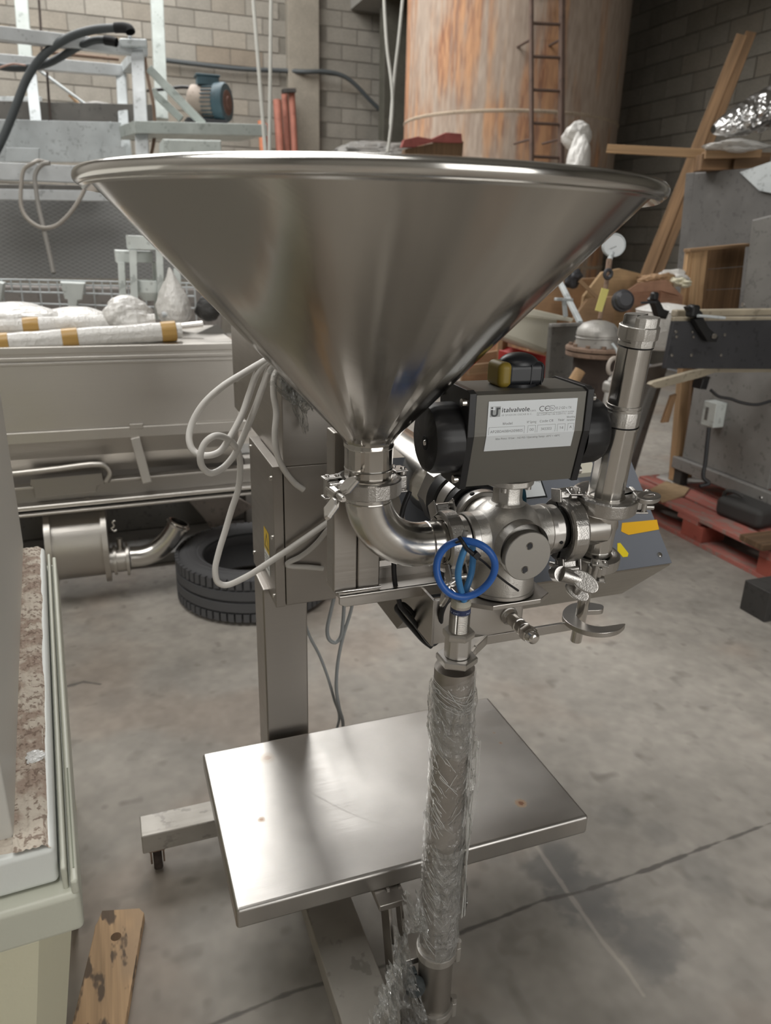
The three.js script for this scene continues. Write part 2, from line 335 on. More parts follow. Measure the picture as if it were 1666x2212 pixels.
M.screen = std({ map: printed(256, 256, (x) => { x.fillStyle = '#1b1d1f'; x.fillRect(0, 0, 256, 256); x.fillStyle = '#d5d9db'; x.fillRect(16, 14, 224, 222); x.fillStyle = '#50565b'; x.font = '34px sans-serif'; x.fillText('Produzione 2kg', 22, 76, 212); }), roughness: 0.4 });
M.warning = std({ map: printed(128, 256, (x) => { x.fillStyle = '#cfcfcb'; x.fillRect(0, 0, 128, 256); x.fillStyle = '#c9a92c'; x.fillRect(0, 0, 128, 128); x.fillStyle = '#222'; x.beginPath(); x.moveTo(64, 16); x.lineTo(116, 112); x.lineTo(12, 112); x.fill(); x.fillStyle = '#c9a92c'; x.beginPath(); x.moveTo(64, 36); x.lineTo(100, 103); x.lineTo(28, 103); x.fill(); x.fillStyle = '#333'; for (let i = 0; i < 5; i++) x.fillRect(14, 150 + i * 18, 96 - (i % 2) * 20, 7); }), roughness: 0.5 });
M.sensorBand = std({ map: printed(256, 64, (x) => { x.fillStyle = '#27345a'; x.fillRect(0, 0, 256, 64); x.fillStyle = '#b9c2d6'; x.font = '22px sans-serif'; for (let i = 0; i < 2; i++) x.fillText('NI 24V DC', 6 + i * 128, 40, 112); }), roughness: 0.5 });
// worn table top: metal with two rust marks and faint scratches
const TT = { x0: -0.2136, x1: 0.495, z0: -0.4746, z1: -0.033 };
const rustMarks = [[0.3822,0.3193,-0.1092],[0.4366,0.3193,-0.2978],[0.4404,0.3193,-0.3365],[-0.1297,0.3193,-0.2325],[-0.0802,0.3193,-0.4133]].map((p, i) => [p[0], p[2], [0.0115, 0.0045, 0.0035, 0.007, 0.016][i], [1, 0.5, 0.4, 0.4, 0.18][i]]);
const rustAt = (x, z) => { let k = 0, c = 0; for (const [a, b, r, s] of rustMarks) { const n = 0.35 * (fbm((x * 9) % 1 + 1, (z * 9) % 1 + 1, 30, 30, 2, 151) - 0.5), d = Math.hypot(x - a, z - b) / r - n; k = Math.max(k, s * (1 - sstep(d, 0.7, 1.35))); c = Math.max(c, s * (1 - sstep(d, 0.3, 0.6))); } return [k, c]; };
{
  const at = (u, v) => [lerp(TT.x0, TT.x1, u), lerp(TT.z0, TT.z1, v)];
  T.topColor = tex(1024, 640, (u, v) => { const [x, z] = at(u, v), [k, c] = rustAt(x, z), n = 0.94 + 0.1 * (fbm(u, v, 9, 6, 5, 153) - 0.5), g = [190 * n, 187 * n, 183 * n]; return mix3(mix3(g, [172, 146, 122], k), [124, 84, 62], c * 0.9); }, { srgb: true, clampEdge: true });
  T.topMetal = tex(1024, 640, (u, v) => { const [x, z] = at(u, v); return 1 - rustAt(x, z)[0]; }, { clampEdge: true });
  T.topRough = tex(1024, 640, (u, v) => { const [x, z] = at(u, v); const arc = Math.abs(Math.hypot(x - 0.42, z + 0.52) - 0.5), s = 1 - sstep(arc, 0.0012, 0.003); return 0.66 + 0.34 * fbm(u, v, 7, 5, 5, 155) + 0.1 * (fbm(u, v, 3, 220, 2, 157) - 0.5) + 0.25 * rustAt(x, z)[0] + 0.08 * s; }, { clampEdge: true });
  M.tabletop = phy({ map: T.topColor, metalness: 1, metalnessMap: T.topMetal, roughness: 0.44, roughnessMap: T.topRough, bumpMap: T.steelBump, bumpScale: 0.0001 });
}

// ------------------------------------------------------------------ the setting
const ROOM = { x0: -5, x1: 6.1, z0: -10.75, z1: 5 };
const NEAR = { x0: -1.7, x1: 2.7, z0: -2.7, z1: 1.1 };
{
  // what is written on the floor near the machine: a filled joint, cracks, dark scuffs
  const joint = [[0.5537,0,-0.2997],[0.549,0,-0.1366],[0.5476,0,0.0028],[0.5551,0,0.072],[0.5516,0,0.1327]];
  const cracks = [[[0.2273,0,-0.1092],[0.2862,0,-0.118],[0.3611,0,-0.1212],[0.4788,0,-0.1319],[0.5874,0,-0.1249],[0.675,0,-0.1262],[0.7717,0,-0.1284],[0.9457,0,-0.1403],[1.1763,0,-0.1525],[1.4052,0,-0.1627]], [[-0.296,0,-0.082],[-0.1719,0,-0.0945],[-0.097,0,-0.101],[0.002,0,-0.0964],[0.0861,0,-0.0957],[0.1176,0,-0.0983]], [[-0.5583,0,-1.3771],[-0.502,0,-1.3905],[-0.4505,0,-1.3594]]];
  const scuffs = [[0.5598,0,-0.203],[0.5829,0,-0.1182],[0.5764,0,-0.0414],[0.6357,0,0.0282],[0.8686,0,-0.2184],[0.8077,0,-0.3077],[0.437,0,-0.2992],[0.599,0,-0.2446],[0.8899,0,-0.078],[0.6072,0,0.0765],[-0.2421,0,-1.3154],[0.2723,0,-1.2731],[-0.4042,0,-1.2551]];
  const scuffR = [0.07, 0.085, 0.06, 0.075, 0.045, 0.05, 0.05, 0.05, 0.07, 0.05, 0.1, 0.08, 0.06], scuffK = [0.75, 0.8, 0.6, 0.7, 0.35, 0.3, 0.3, 0.5, 0.35, 0.5, 0.16, 0.14, 0.16];
  const seg = (x, z, pts, jig) => { let m = 9; for (let i = 0; i + 1 < pts.length; i++) { const [ax, , az] = pts[i], [bx, , bz] = pts[i + 1], dx = bx - ax, dz = bz - az, t = clamp(((x - ax) * dx + (z - az) * dz) / (dx * dx + dz * dz), 0, 1); m = Math.min(m, Math.hypot(x - ax - dx * t, z - az - dz * t)); } return m + jig; };
  const W = 1536, H = Math.round((W * (NEAR.z1 - NEAR.z0)) / (NEAR.x1 - NEAR.x0));
  T.nearFloor = tex(W, H, (u, v) => {
    const x = lerp(NEAR.x0, NEAR.x1, u), z = lerp(NEAR.z0, NEAR.z1, v);
    let c = floorBase(x, z);
    const n = fbm(u, v, 120, 120, 3, 161);
    for (let i = 0; i < scuffs.length; i++) { const d = Math.hypot(x - scuffs[i][0], z - scuffs[i][2]) / scuffR[i]; if (d < 1.6) c = mix3(c, [98, 97, 95], scuffK[i] * (1 - sstep(d + 1.1 * (n - 0.5), 0.55, 1.25)) * (0.55 + 0.45 * n)); }
    const j = seg(x, z, joint, 0.008 * (n - 0.5)); if (j < 0.02) c = mix3(c, [190, 180, 168], 0.4 * (1 - sstep(j, 0.003, 0.008)));
    for (let i = 0; i < cracks.length; i++) { const k = seg(x, z, cracks[i], 0.009 * (n - 0.5)); if (k < 0.02) c = mix3(c, [86, 82, 78], (i ? 0.7 : 0.85) * (1 - sstep(k, 0.0015, i === 2 ? 0.009 : 0.006))); }
    return c;
  }, { srgb: true, clampEdge: true });
}
M.floor = std({ map: T.floor, roughness: 0.72, bumpMap: T.floorBump, bumpScale: 0.0006 });
M.floorNear = std({ map: T.nearFloor, roughness: 0.72 });
const floor = new THREE.Group(); floor.name = 'floor'; floor.userData.kind = 'structure'; scene.add(floor); origin.set(floor, [0, 0, 0]);
for (const [a, b, c, d] of [[ROOM.x0, ROOM.x1, ROOM.z0, NEAR.z0], [ROOM.x0, ROOM.x1, NEAR.z1, ROOM.z1], [ROOM.x0, NEAR.x0, NEAR.z0, NEAR.z1], [NEAR.x1, ROOM.x1, NEAR.z0, NEAR.z1]]) part('concrete_slab', box(a, b, -0.2, 0, c, d, 0), M.floor, floor);
{
  const g = prep(box(NEAR.x0, NEAR.x1, -0.2, 0, NEAR.z0, NEAR.z1, 0)), p = g.attributes.position;
  for (let i = 0; i < p.count; i++) g.attributes.uv.setXY(i, (p.getX(i) - NEAR.x0) / (NEAR.x1 - NEAR.x0), (p.getZ(i) - NEAR.z0) / (NEAR.z1 - NEAR.z0));
  part('concrete_slab', g, M.floorNear, floor, { keepUV: true });
}
const blockMat = (c) => std({ color: c, map: T.concreteBlock, roughness: 0.95, bumpMap: T.blockBump, bumpScale: 0.002 });
const tones = [0x9b9892, 0x97948e, 0x94918b, 0x9f9c96, 0x918e88, 0x98938b].map(blockMat), stained = [0x958c80, 0x91887d, 0x989084].map(blockMat);
M.mortar = blockMat(0x7e7b75); M.pilaster = blockMat(0x9b968d); M.wallPlain = blockMat(0xaeadaa); M.ceiling = std({ color: 0x8d8b86, roughness: 0.9 });
// an unseen block added under the roof on the right keeps the roof lights off the right wall
struct('added_light_blocker_2', box(3.35, ROOM.x1, 4.4, CEIL - 0.005, ROOM.z0, -1.2, 0), M.ceiling);
struct('added_shade_wall', box(4.25, ROOM.x1, 0, 4.4, -2.4, -2.2, 0), M.wallPlain);  // unseen wall added to keep the door light off the right wall
const wallBack = struct('wall_back', box(ROOM.x0 - 0.25, ROOM.x1 + 0.25, 0, CEIL, ROOM.z0 - 0.25, ROOM.z0 - 0.012, 0), M.mortar);
const wallRight = struct('wall_right', box(ROOM.x1 + 0.012, ROOM.x1 + 0.25, 0, CEIL, ROOM.z0, ROOM.z1, 0), M.mortar);
struct('wall_left', box(ROOM.x0 - 0.25, ROOM.x0, 0, CEIL, ROOM.z0, ROOM.z1, 0), M.wallPlain);
struct('wall_front', box(ROOM.x0 - 0.25, ROOM.x1 + 0.25, 0, CEIL, ROOM.z1, ROOM.z1 + 0.25, 0), M.wallPlain);
struct('ceiling', box(ROOM.x0 - 0.25, ROOM.x1 + 0.25, CEIL, CEIL + 0.25, ROOM.z0 - 0.25, ROOM.z1 + 0.25, 0), M.ceiling);
M.rooflight = std({ color: 0xe8e8e4, roughness: 0.6, emissive: 0xfffcf6, emissiveIntensity: 3.4 }); M.shutter = std({ color: 0xe0e0dc, roughness: 0.6, emissive: 0xfffcf6, emissiveIntensity: 1.8 });
ROOFLIGHTS.forEach(([x0, x1, z0, z1], i) => struct('window_' + (i + 1), box(x0, x1, CEIL - 0.02, CEIL - 0.002, z0, z1, 0), M.rooflight));
struct('door_1', box(DOOR[0], DOOR[1], DOOR[2], DOOR[3], ROOM.z1 - 0.06, ROOM.z1 - 0.002, 0), M.shutter);
{ // hollow blocks, 45 x 20 cm, in running bond; joints recessed
  const L = 0.45, H = 0.2, J = 0.012;
  const gb = [0, 1, 2].map((k) => metreUV(prep(new THREE.BoxGeometry(L - J, H - J, 0.05).translate(k * 0.4, k * 0.3, 0)))).map((g, k) => g.translate(-k * 0.4, -k * 0.3, 0));
  const block = (parent, m, x, y, z, turn) => { const b = finish(new THREE.Mesh(gb[Math.floor(rnd() * 3)], m)); b.name = numbered('concrete_block'); b.position.set(x, y, z); b.rotation.y = turn; parent.add(b); };
  for (let r = 8; r < 23; r++) for (let x = -1.95 + (r % 2) * L / 2; x < 4.6; x += L) {
    const y = 0.17 + r * H; if (x > 2.35 && x < 2.95) continue;
    block(wallBack, (r === 17 || r === 16) && x < 2.3 && rnd() < 0.75 ? stained[Math.floor(rnd() * 3)] : tones[Math.floor(rnd() * 6)], x, y + H / 2, ROOM.z0 - 0.025 + rr(-0.004, 0.004), rr(-0.004, 0.004));
  }
  for (let r = 4; r < 22; r++) for (let z = -10.4 + (r % 2) * L / 2; z < -5.0; z += L) block(wallRight, tones[Math.floor(rnd() * 6)], ROOM.x1 + 0.025 + rr(-0.004, 0.004), 0.02 + r * H + H / 2, z, Math.PI / 2 + rr(-0.004, 0.004));
}
struct('trim_1', box(2.42, 2.86, 0, CEIL, ROOM.z0 - 0.02, ROOM.z0 + 0.14, 0.01), M.pilaster);

// ------------------------------------------------------------------ the filling machine
const fm = thing('filling_machine', 'stainless steel filling machine with conical hopper, three-way valve and grey control box on floor stand', 'machine');
// hopper: cone, rolled rim, weld bead, outlet neck
const hop = part('hopper', lathe([[0.333, 1.4545], [0.18, 1.2935], [0.075, 1.1825], [0.046, 1.152], [0.0365, 1.1405], [0.0338, 1.133], [0.0338, 1.086], [0.0318, 1.086], [0.0318, 1.133], [0.0445, 1.153], [0.331, 1.4555], [0.333, 1.4545]], [0, 0, 0], UP, 160), M.hopper, fm);
{
  const ring = new THREE.TorusGeometry(0.34, 0.0088, 20, 200).rotateX(Math.PI / 2).translate(0, 1.457, 0);
  part('rolled_rim', [ring, lathe([[0.3325, 1.452], [0.3395, 1.4455], [0.3425, 1.4475], [0.336, 1.456]], [0, 0, 0], UP, 160)], M.rim, hop);
  part('weld_bead', [lathe([[0.0336, 1.128], [0.0348, 1.1305], [0.0352, 1.1335], [0.0346, 1.1365], [0.034, 1.138]], [0, 0, 0], UP, 64), lathe([[0.0336, 1.0975], [0.0346, 1.0995], [0.0336, 1.1015]], [0, 0, 0], UP, 64)], M.pipe, hop);
  part('ink_mark', tube([[0.0184,1.2157,0.071],[0.0168,1.2264,0.071],[0.0202,1.238,0.071],[0.0261,1.2472,0.071],[0.0335,1.2516,0.071],[0.0382,1.2462,0.071],[0.036,1.2375,0.071],[0.0282,1.2271,0.071],[0.0209,1.2179,0.071]], 0.0006, 6, 60), std({ color: 0x2c3a63, roughness: 0.6 }), hop);
}
// sanitary clamp about the local y axis, hinge towards +x, bolt towards -x; placed with a matrix
function pipeClamp(m, { hinge = true, wing = 'wing', wingTurn = 0.7, R = 0.0475, h = 0.0125, bore = 0.0345 } = {}) {
  const g = new THREE.Group(); g.name = numbered('pipe_clamp'); fm.add(g); origin.set(g, [0, 0, 0]);
  const put = (name, geo, mat) => { const q = join(geo); q.applyMatrix4(m); return part(name, q, mat, g); };
  const prof = [[bore, -h * 0.7], [R - 0.007, -h], [R - 0.003, -h * 0.96], [R - 0.0006, -h * 0.8], [R, -h * 0.6], [R, h * 0.6], [R - 0.0006, h * 0.8], [R - 0.003, h * 0.96], [R - 0.007, h], [bore, h * 0.7], [bore, -h * 0.7]];
  const half = (a, b) => lathe(prof, [0, 0, 0], UP, 48, a, b - a);
  const ear = R + 0.006, e = h * 0.85;
  put('clamp_half', [half(Math.PI * 0.515, Math.PI * 1.475), box(-ear - 0.007, -R + 0.006, -e, e, -0.0125, -0.003, 0.003), box(R - 0.006, ear + 0.004, -e, e, -0.0115, -0.002, 0.003)], M.cast);
  put('clamp_half', [half(-Math.PI * 0.475, Math.PI * 0.485), box(-ear - 0.009, -R + 0.006, 0.0045, e, 0.005, 0.014, 0.002), box(-ear - 0.009, -R + 0.006, -e, -0.0045, 0.005, 0.014, 0.002), box(R - 0.006, ear + 0.004, -e, e, 0.002, 0.0115, 0.003)], M.cast);
  put('ferrule', [lathe([[bore - 0.006, -h * 0.75], [bore + 0.0012, -h * 0.75], [bore + 0.0012, h * 0.75], [bore - 0.006, h * 0.75]], [0, 0, 0])], M.pipe);
  if (hinge) {
    const t = h + 0.002;
    put('hinge', [rod([ear + 0.001, -t, 0], [ear + 0.001, t, 0], 0.0062, 0.0062, 20), box(ear - 0.014, ear + 0.0075, t - 0.0005, t + 0.0025, -0.019, 0.0075, 0.0014), box(ear - 0.014, ear + 0.0075, -t - 0.0025, -t + 0.0005, -0.019, 0.0075, 0.0014), rod([ear + 0.001, t + 0.002, 0], [ear + 0.001, t + 0.0055, 0], 0.0042, 0.003, 14), rod([ear - 0.007, t + 0.002, -0.013], [ear - 0.007, t + 0.005, -0.013], 0.004, 0.0028, 14)], M.cast);
  }
  const bx = -ear - 0.005, t = h + 0.001;
  put('hinge_pin', [rod([bx, -t, -0.011], [bx, t, -0.011], 0.0048, 0.0048, 16), box(bx - 0.007, bx + 0.02, t - 0.001, t + 0.002, -0.018, -0.003, 0.0014), box(bx - 0.007, bx + 0.02, -t - 0.002, -t + 0.001, -0.018, -0.003, 0.0014), rod([bx, t + 0.002, -0.011], [bx, t + 0.0045, -0.011], 0.0038, 0.0026, 14), rod([bx + 0.014, t + 0.002, -0.009], [bx + 0.014, t + 0.0045, -0.009], 0.0038, 0.0026, 14)], M.cast);
  put('clamp_bolt', [rod([bx, 0, -0.011], [bx, 0, 0.046], 0.0042, 0.0042, 18), rod([bx, 0, 0.046], [bx, 0, 0.048], 0.0042, 0.003, 18), ...[0, 1, 2, 3, 4, 5, 6, 7].map((k) => mv(new THREE.TorusGeometry(0.0042, 0.0006, 6, 18), bx, 0, 0.0305 + k * 0.002))], M.bright);
  if (wing === 'wing') {
    const c = Math.cos(wingTurn), s = Math.sin(wingTurn), W = [];
    W.push(rod([bx, 0, 0.013], [bx, 0, 0.029], 0.0095, 0.008, 24), rod([bx, 0, 0.0105], [bx, 0, 0.0135], 0.0088, 0.0088, 24));
    for (const k of [1, -1]) { const q = prism([[0.005, -0.006], [0.012, -0.014], [0.031, -0.0155], [0.036, -0.012], [0.0345, -0.006], [0.026, 0.0085], [0.014, 0.0085], [0.005, 0.008]].map(([a, b]) => [a * k, b]), 0.0085, 0.0026); q.translate(0, 0, 0.00425); W.push(q.applyMatrix4(new THREE.Matrix4().makeBasis(V(c, s, 0), V(0, 0, -1), V(-s, c, 0)).setPosition(bx, 0, 0.031))); }
    put('wing_nut', W, M.bright);
  }
  return g;
}
const frame = (o, y, x) => { const Y = V(y).normalize(), X = V(x).addScaledVector(Y, -V(x).dot(Y)).normalize(); return new THREE.Matrix4().makeBasis(X, Y, new THREE.Vector3().crossVectors(X, Y)).setPosition(V(o)); };
const AX = 0.972; // height of the valve's axis
pipeClamp(frame([0, 1.0735, 0], [0, 1, 0], [1, 0, -0.12]), { wingTurn: 0.85 });
// elbow
{
  const R = 0.088, pts = []; for (let i = 0; i <= 24; i++) { const a = (i / 24) * Math.PI / 2; pts.push([R - R * Math.cos(a), 1.06 - R * Math.sin(a), 0]); }
  const curve = new THREE.CatmullRomCurve3(pts.map((p) => V(p)));
  part('elbow', [new THREE.TubeGeometry(curve, 40, 0.0335, 48), rod([0, 1.055, 0], [0, 1.068, 0], 0.0335, 0.0335, 48), rod([R - 0.002, AX, 0], [0.119, AX, 0], 0.0335, 0.0335, 48), lathe([[0.0335, 0], [0.0342, 0.0015], [0.0335, 0.003]], [0, 1.05, 0]), lathe([[0.0335, 0], [0.0342, 0.0015], [0.0335, 0.003]], [0.094, AX, 0], [1, 0, 0])], M.pipe, fm);
}
pipeClamp(frame([0.129, AX, 0], [1, 0, 0], [0, 0.8, -0.6]), { wing: 'wing', wingTurn: 0.4 });
// three-way valve
{
  const vb = part('valve_body', [
    new THREE.SphereGeometry(0.06, 48, 32).translate(0.226, AX, 0),
    lathe([[0.0405, 0], [0.0405, 0.018], [0.043, 0.03], [0.05, 0.044], [0.056, 0.056]], [0.158, AX, 0], [1, 0, 0]),
    lathe([[0.0405, 0], [0.0405, 0.018], [0.043, 0.03], [0.05, 0.044], [0.056, 0.056]], [0.294, AX, 0], [-1, 0, 0]),
    lathe([[0.0405, 0], [0.0405, 0.018], [0.043, 0.028], [0.05, 0.04]], [0.226, AX, 0.064], [0, 0, -1]),
    lathe([[0.0405, 0], [0.0405, 0.018], [0.043, 0.03], [0.05, 0.044]], [0.226, AX, -0.068], [0, 0, 1]),
    lathe([[0.0225, 0.086], [0.0225, 0.062], [0.0245, 0.056], [0.032, 0.05], [0.05, 0.03]], [0.226, AX, 0]),
    lathe([[0.052, -0.084], [0.052, -0.06], [0.047, -0.03]], [0.226, AX, 0]),
  ], M.castMatte, fm);
  part('union_ring', [lathe([[0.03, 0], [0.037, 0], [0.0375, 0.003], [0.0375, 0.012], [0.03, 0.013]], [0.141, AX, 0], [1, 0, 0]), lathe([[0.03, 0], [0.0395, 0], [0.0415, 0.0015], [0.0415, 0.011], [0.04, 0.0125]], [0.155, AX, 0], [1, 0, 0])], M.machined, vb);
  part('union_ring', [lathe([[0.04, 0], [0.0418, 0.001], [0.0418, 0.008], [0.039, 0.0085], [0.039, 0.022], [0.033, 0.023], [0.033, 0.028]], [0.291, AX, 0], [1, 0, 0])], M.machined, vb);
  part('spanner_hole', [rod([0.306, AX - 0.008, 0.0372], [0.306, AX - 0.008, 0.0395], 0.0028, 0.0028, 14), rod([0.306, AX - 0.036, 0.0135], [0.306, AX - 0.0385, 0.0145], 0.0028, 0.0028, 14)], M.dark, vb);
  part('seal', lathe([[0.025, 0], [0.0335, 0], [0.0335, 0.006], [0.025, 0.006]], [0.318, AX, 0], [1, 0, 0]), M.seal, vb);
  const cap = part('front_cap', [lathe([[0.0001, 0.0125], [0.0375, 0.0125], [0.0385, 0.0115], [0.0385, 0], [0.0001, 0]], [0.226, AX - 0.007, 0.062], [0, 0, 1], 64)], M.machined, vb);
  cap.material = phy({ color: 0xb9b7b3, metalness: 1, roughness: 0.42, anisotropy: 0.5, bumpMap: T.steelBump, bumpScale: 0.0001 });
  part('base_ring', lathe([[0.0001, 0], [0.048, 0], [0.048, -0.004], [0.0545, -0.0055], [0.0545, -0.0105], [0.0001, -0.0105]], [0.226, 0.893, 0], UP), M.machined, vb);
  part('stem_flange', [lathe([[0.0001, 0], [0.036, 0], [0.038, 0.002], [0.038, 0.0095], [0.0001, 0.0095]], [0.226, 1.057, 0]), ...[0, 1, 2, 3].map((k) => { const a = k * Math.PI / 2 + 0.7; return rod([0.226 + 0.03 * Math.cos(a), 1.05, 0.03 * Math.sin(a)], [0.226 + 0.03 * Math.cos(a), 1.057, 0.03 * Math.sin(a)], 0.005, 0.005, 6); })], M.castMatte, vb);
  for (const [dx, dy] of [[0.001, 0.0165], [-0.0035, -0.021]]) { const h = part('screw_hole', [lathe([[0.0042, 0.0004], [0.0056, 0.0012], [0.0062, 0.0004]], [0.226 + dx, AX - 0.007 + dy, 0.0744], [0, 0, 1], 24)], M.bright, vb); part('hole_shade_disc', [lathe([[0.0001, 0], [0.0046, 0]], [0.226 + dx, AX - 0.007 + dy, 0.0753], [0, 0, 1], 18)], M.darkSteel, vb); }  // dark disc on the cap: the shade of the hole is put into colour
}
// pneumatic actuator
{
  const Y = 0.003, act = new THREE.Group(); act.name = 'actuator'; fm.add(act); origin.set(act, [0, 0, 0]);
  const turn = (g) => g.translate(-0.226, 0, 0).rotateY(-0.04).translate(0.226, 0, 0.0);
  const P = (name, geo, mat, parent = act, o = {}) => part(name, turn(join(o.keepUV ? [geo].flat(9).map(ownUV) : geo)), mat, parent, o);
  const prof = [[0.05, 1.203], [0.05, 1.145], [0.033, 1.067], [-0.033, 1.067], [-0.05, 1.145], [-0.05, 1.203], [-0.04, 1.2065], [0.04, 1.2065]];
  const body = P('housing', prismX(prof, 0.139, 0.313, 0.0015), M.anodised);
  const big = prof.map(([z, y]) => [z * 1.05, 1.137 + (y - 1.137) * 1.04]);
  for (const [a, b, s] of [[0.1285, 0.1395, -1], [0.3125, 0.3235, 1]]) {
    const cx = s < 0 ? a : b;
    const cap = P('end_cap', [prismX(big, a, b, 0.001), lathe([[0.0515, 0], [0.0515, 0.018], [0.0505, 0.034], [0.047, 0.041], [0.0415, 0.044], [0.0001, 0.0445]], [cx, 1.133, 0], [s, 0, 0], 64)], M.blackCap);
    P('cap_socket', lathe([[0.0001, 0.0448], [0.008, 0.0448], [0.01, 0.0452], [0.0105, 0.0444]], [cx, 1.129, 0.008], [s, 0, 0], 24), M.dark, cap);
    P('cap_screw', [rod([cx + s * 0.0446, 1.129, 0.008], [cx + s * 0.0462, 1.129, 0.008], 0.0048, 0.004, 6)], M.bright, cap);
    for (const [z, y] of [[0.042, 1.192], [0.028, 1.078], [-0.042, 1.192], [-0.028, 1.078]]) P('cap_screw', [rod([cx, y, z], [cx + s * 0.007, y, z], 0.0062, 0.0058, 20), rod([cx + s * 0.0071, y, z], [cx + s * 0.0073, y, z], 0.0032, 0.0032, 6)], M.bright, cap);
  }
  // rating plate folded over the bend of the housing
  const x0 = 0.1585, x1 = 0.298, yT = 1.194, yB = 1.122, yF = 1.145, v = (yF - yB) / (yT - yB), zB = 0.05 - 0.017 * ((yF - yB) / 0.078);
  const quad = (a, b, c, d, va, vb) => { const g = new THREE.BufferGeometry(); const q = [a, b, c, a, c, d], uv = [[0, va], [1, va], [1, vb], [0, va], [1, vb], [0, vb]]; g.setAttribute('position', new THREE.BufferAttribute(new Float32Array(q.flat()), 3)); g.setAttribute('uv', new THREE.BufferAttribute(new Float32Array(uv.flat()), 2)); g.computeVertexNormals(); return g; };
  const e = 0.0009;
  P('rating_plate', [quad([x0, yF, 0.05 + e], [x1, yF, 0.05 + e], [x1, yT, 0.05 + e], [x0, yT, 0.05 + e], v, 1), quad([x0, yB, zB + e], [x1, yB, zB + e], [x1, yF, 0.05 + e], [x0, yF, 0.05 + e], 0, v)], M.plate, body, { keepUV: true, label: 'silver rating plate with model, code and year boxes' });
  // position indicator: rounded black knob with a yellow end
  const kx = 0.2235, kn = [new RoundedBoxGeometry(0.063, 0.035, 0.046, 5, 0.01).translate(kx + 0.0055, 1.224, 0), new THREE.SphereGeometry(0.03, 32, 16, 0, Math.PI * 2, 0, Math.PI / 2).scale(1, 0.55, 0.8).translate(kx + 0.002, 1.2365, 0), rod([kx, 1.205, 0], [kx, 1.211, 0], 0.03, 0.03, 32)];
  const k = P('position_indicator', kn, M.knobBlack);
  P('indicator_side', new RoundedBoxGeometry(0.022, 0.036, 0.047, 5, 0.009).translate(kx - 0.0265, 1.2235, 0), M.knobYellow, k, { label: 'yellow side of the indicator' });
  P('indicator_rib', [box(kx + 0.0115, kx + 0.013, 1.209, 1.238, 0.0222, 0.0238, 0.0005), box(kx + 0.0285, kx + 0.03, 1.209, 1.238, 0.0215, 0.0238, 0.0005)], M.knobBlack, k);
}
// outlet: tee turned a little towards the viewer, riser, nozzle
const TD = V(0, 1, 0.103).normalize(), TC = V(0.402, 0.966, 0.0), tp = (s) => TC.clone().addScaledVector(TD, s).toArray(), td = TD.toArray();
{
  const g = pipeClamp(frame([0.3365, AX - 0.003, 0], [1, 0, 0], [0, 1, -0.25]), { wing: 'none', R: 0.0535, h: 0.0145 });
  // long-winged nut of this clamp, seen face-on
  const hub = V([0.3089,0.9126,0.045]), head = V([0.3397,0.9032,0.062]), n = V(-0.35, 0.42, 0.84).normalize(), long = V(0.74, -0.6, 0.3), X = long.addScaledVector(n, -long.dot(n)).normalize(), Y = new THREE.Vector3().crossVectors(n, X);
  const b = new THREE.Matrix4().makeBasis(X, Y, n), e = (r, d, m) => new THREE.Shape().absellipse(0, 0, r, d, 0, Math.PI * 2);
  const oval = new THREE.ExtrudeGeometry(e(0.0225, 0.0125), { depth: 0.008, bevelEnabled: true, bevelSize: 0.002, bevelThickness: 0.002, bevelSegments: 3, curveSegments: 32 }); oval.translate(0, 0, -0.004).applyMatrix4(b.clone().setPosition(head));
  const back = new THREE.ExtrudeGeometry(e(0.019, 0.01), { depth: 0.006, bevelEnabled: true, bevelSize: 0.002, bevelThickness: 0.002, bevelSegments: 3, curveSegments: 32 }); back.applyMatrix4(b.clone().setPosition(V([0.3518,0.8689,0.03])));
  part('wing_nut', [oval, back, rod(hub.toArray(), head.clone().addScaledVector(n, -0.006).toArray(), 0.0125, 0.0105, 28), rod(hub.toArray(), V([0.3106,0.9074,0.03]).toArray(), 0.0125, 0.014, 28), rod([0.3106,0.9074,0.03], [0.3109,0.9041,0.015], 0.007, 0.007, 16), rod(head.clone().addScaledVector(n, -0.006).toArray(), [0.3496,0.8706,0.033], 0.008, 0.007, 16)], M.cast, g);
}
part('outlet_tee', [rod([0.345, AX - 0.004, 0], [0.402, AX - 0.004, 0], 0.0315, 0.0315, 40), lathe([[0.0275, -0.046], [0.0275, 0.04]], tp(0), td), lathe([[0.0001, -0.0315], [0.012, -0.029], [0.0315, 0]], [0.402, AX - 0.004, 0], [-1, 0, 0]), lathe([[0.0275, 0], [0.0284, 0.0015], [0.0275, 0.003]], tp(-0.04), td), lathe([[0.0275, 0], [0.0284, 0.0015], [0.0275, 0.003]], tp(0.034), td)], M.pipe, fm);
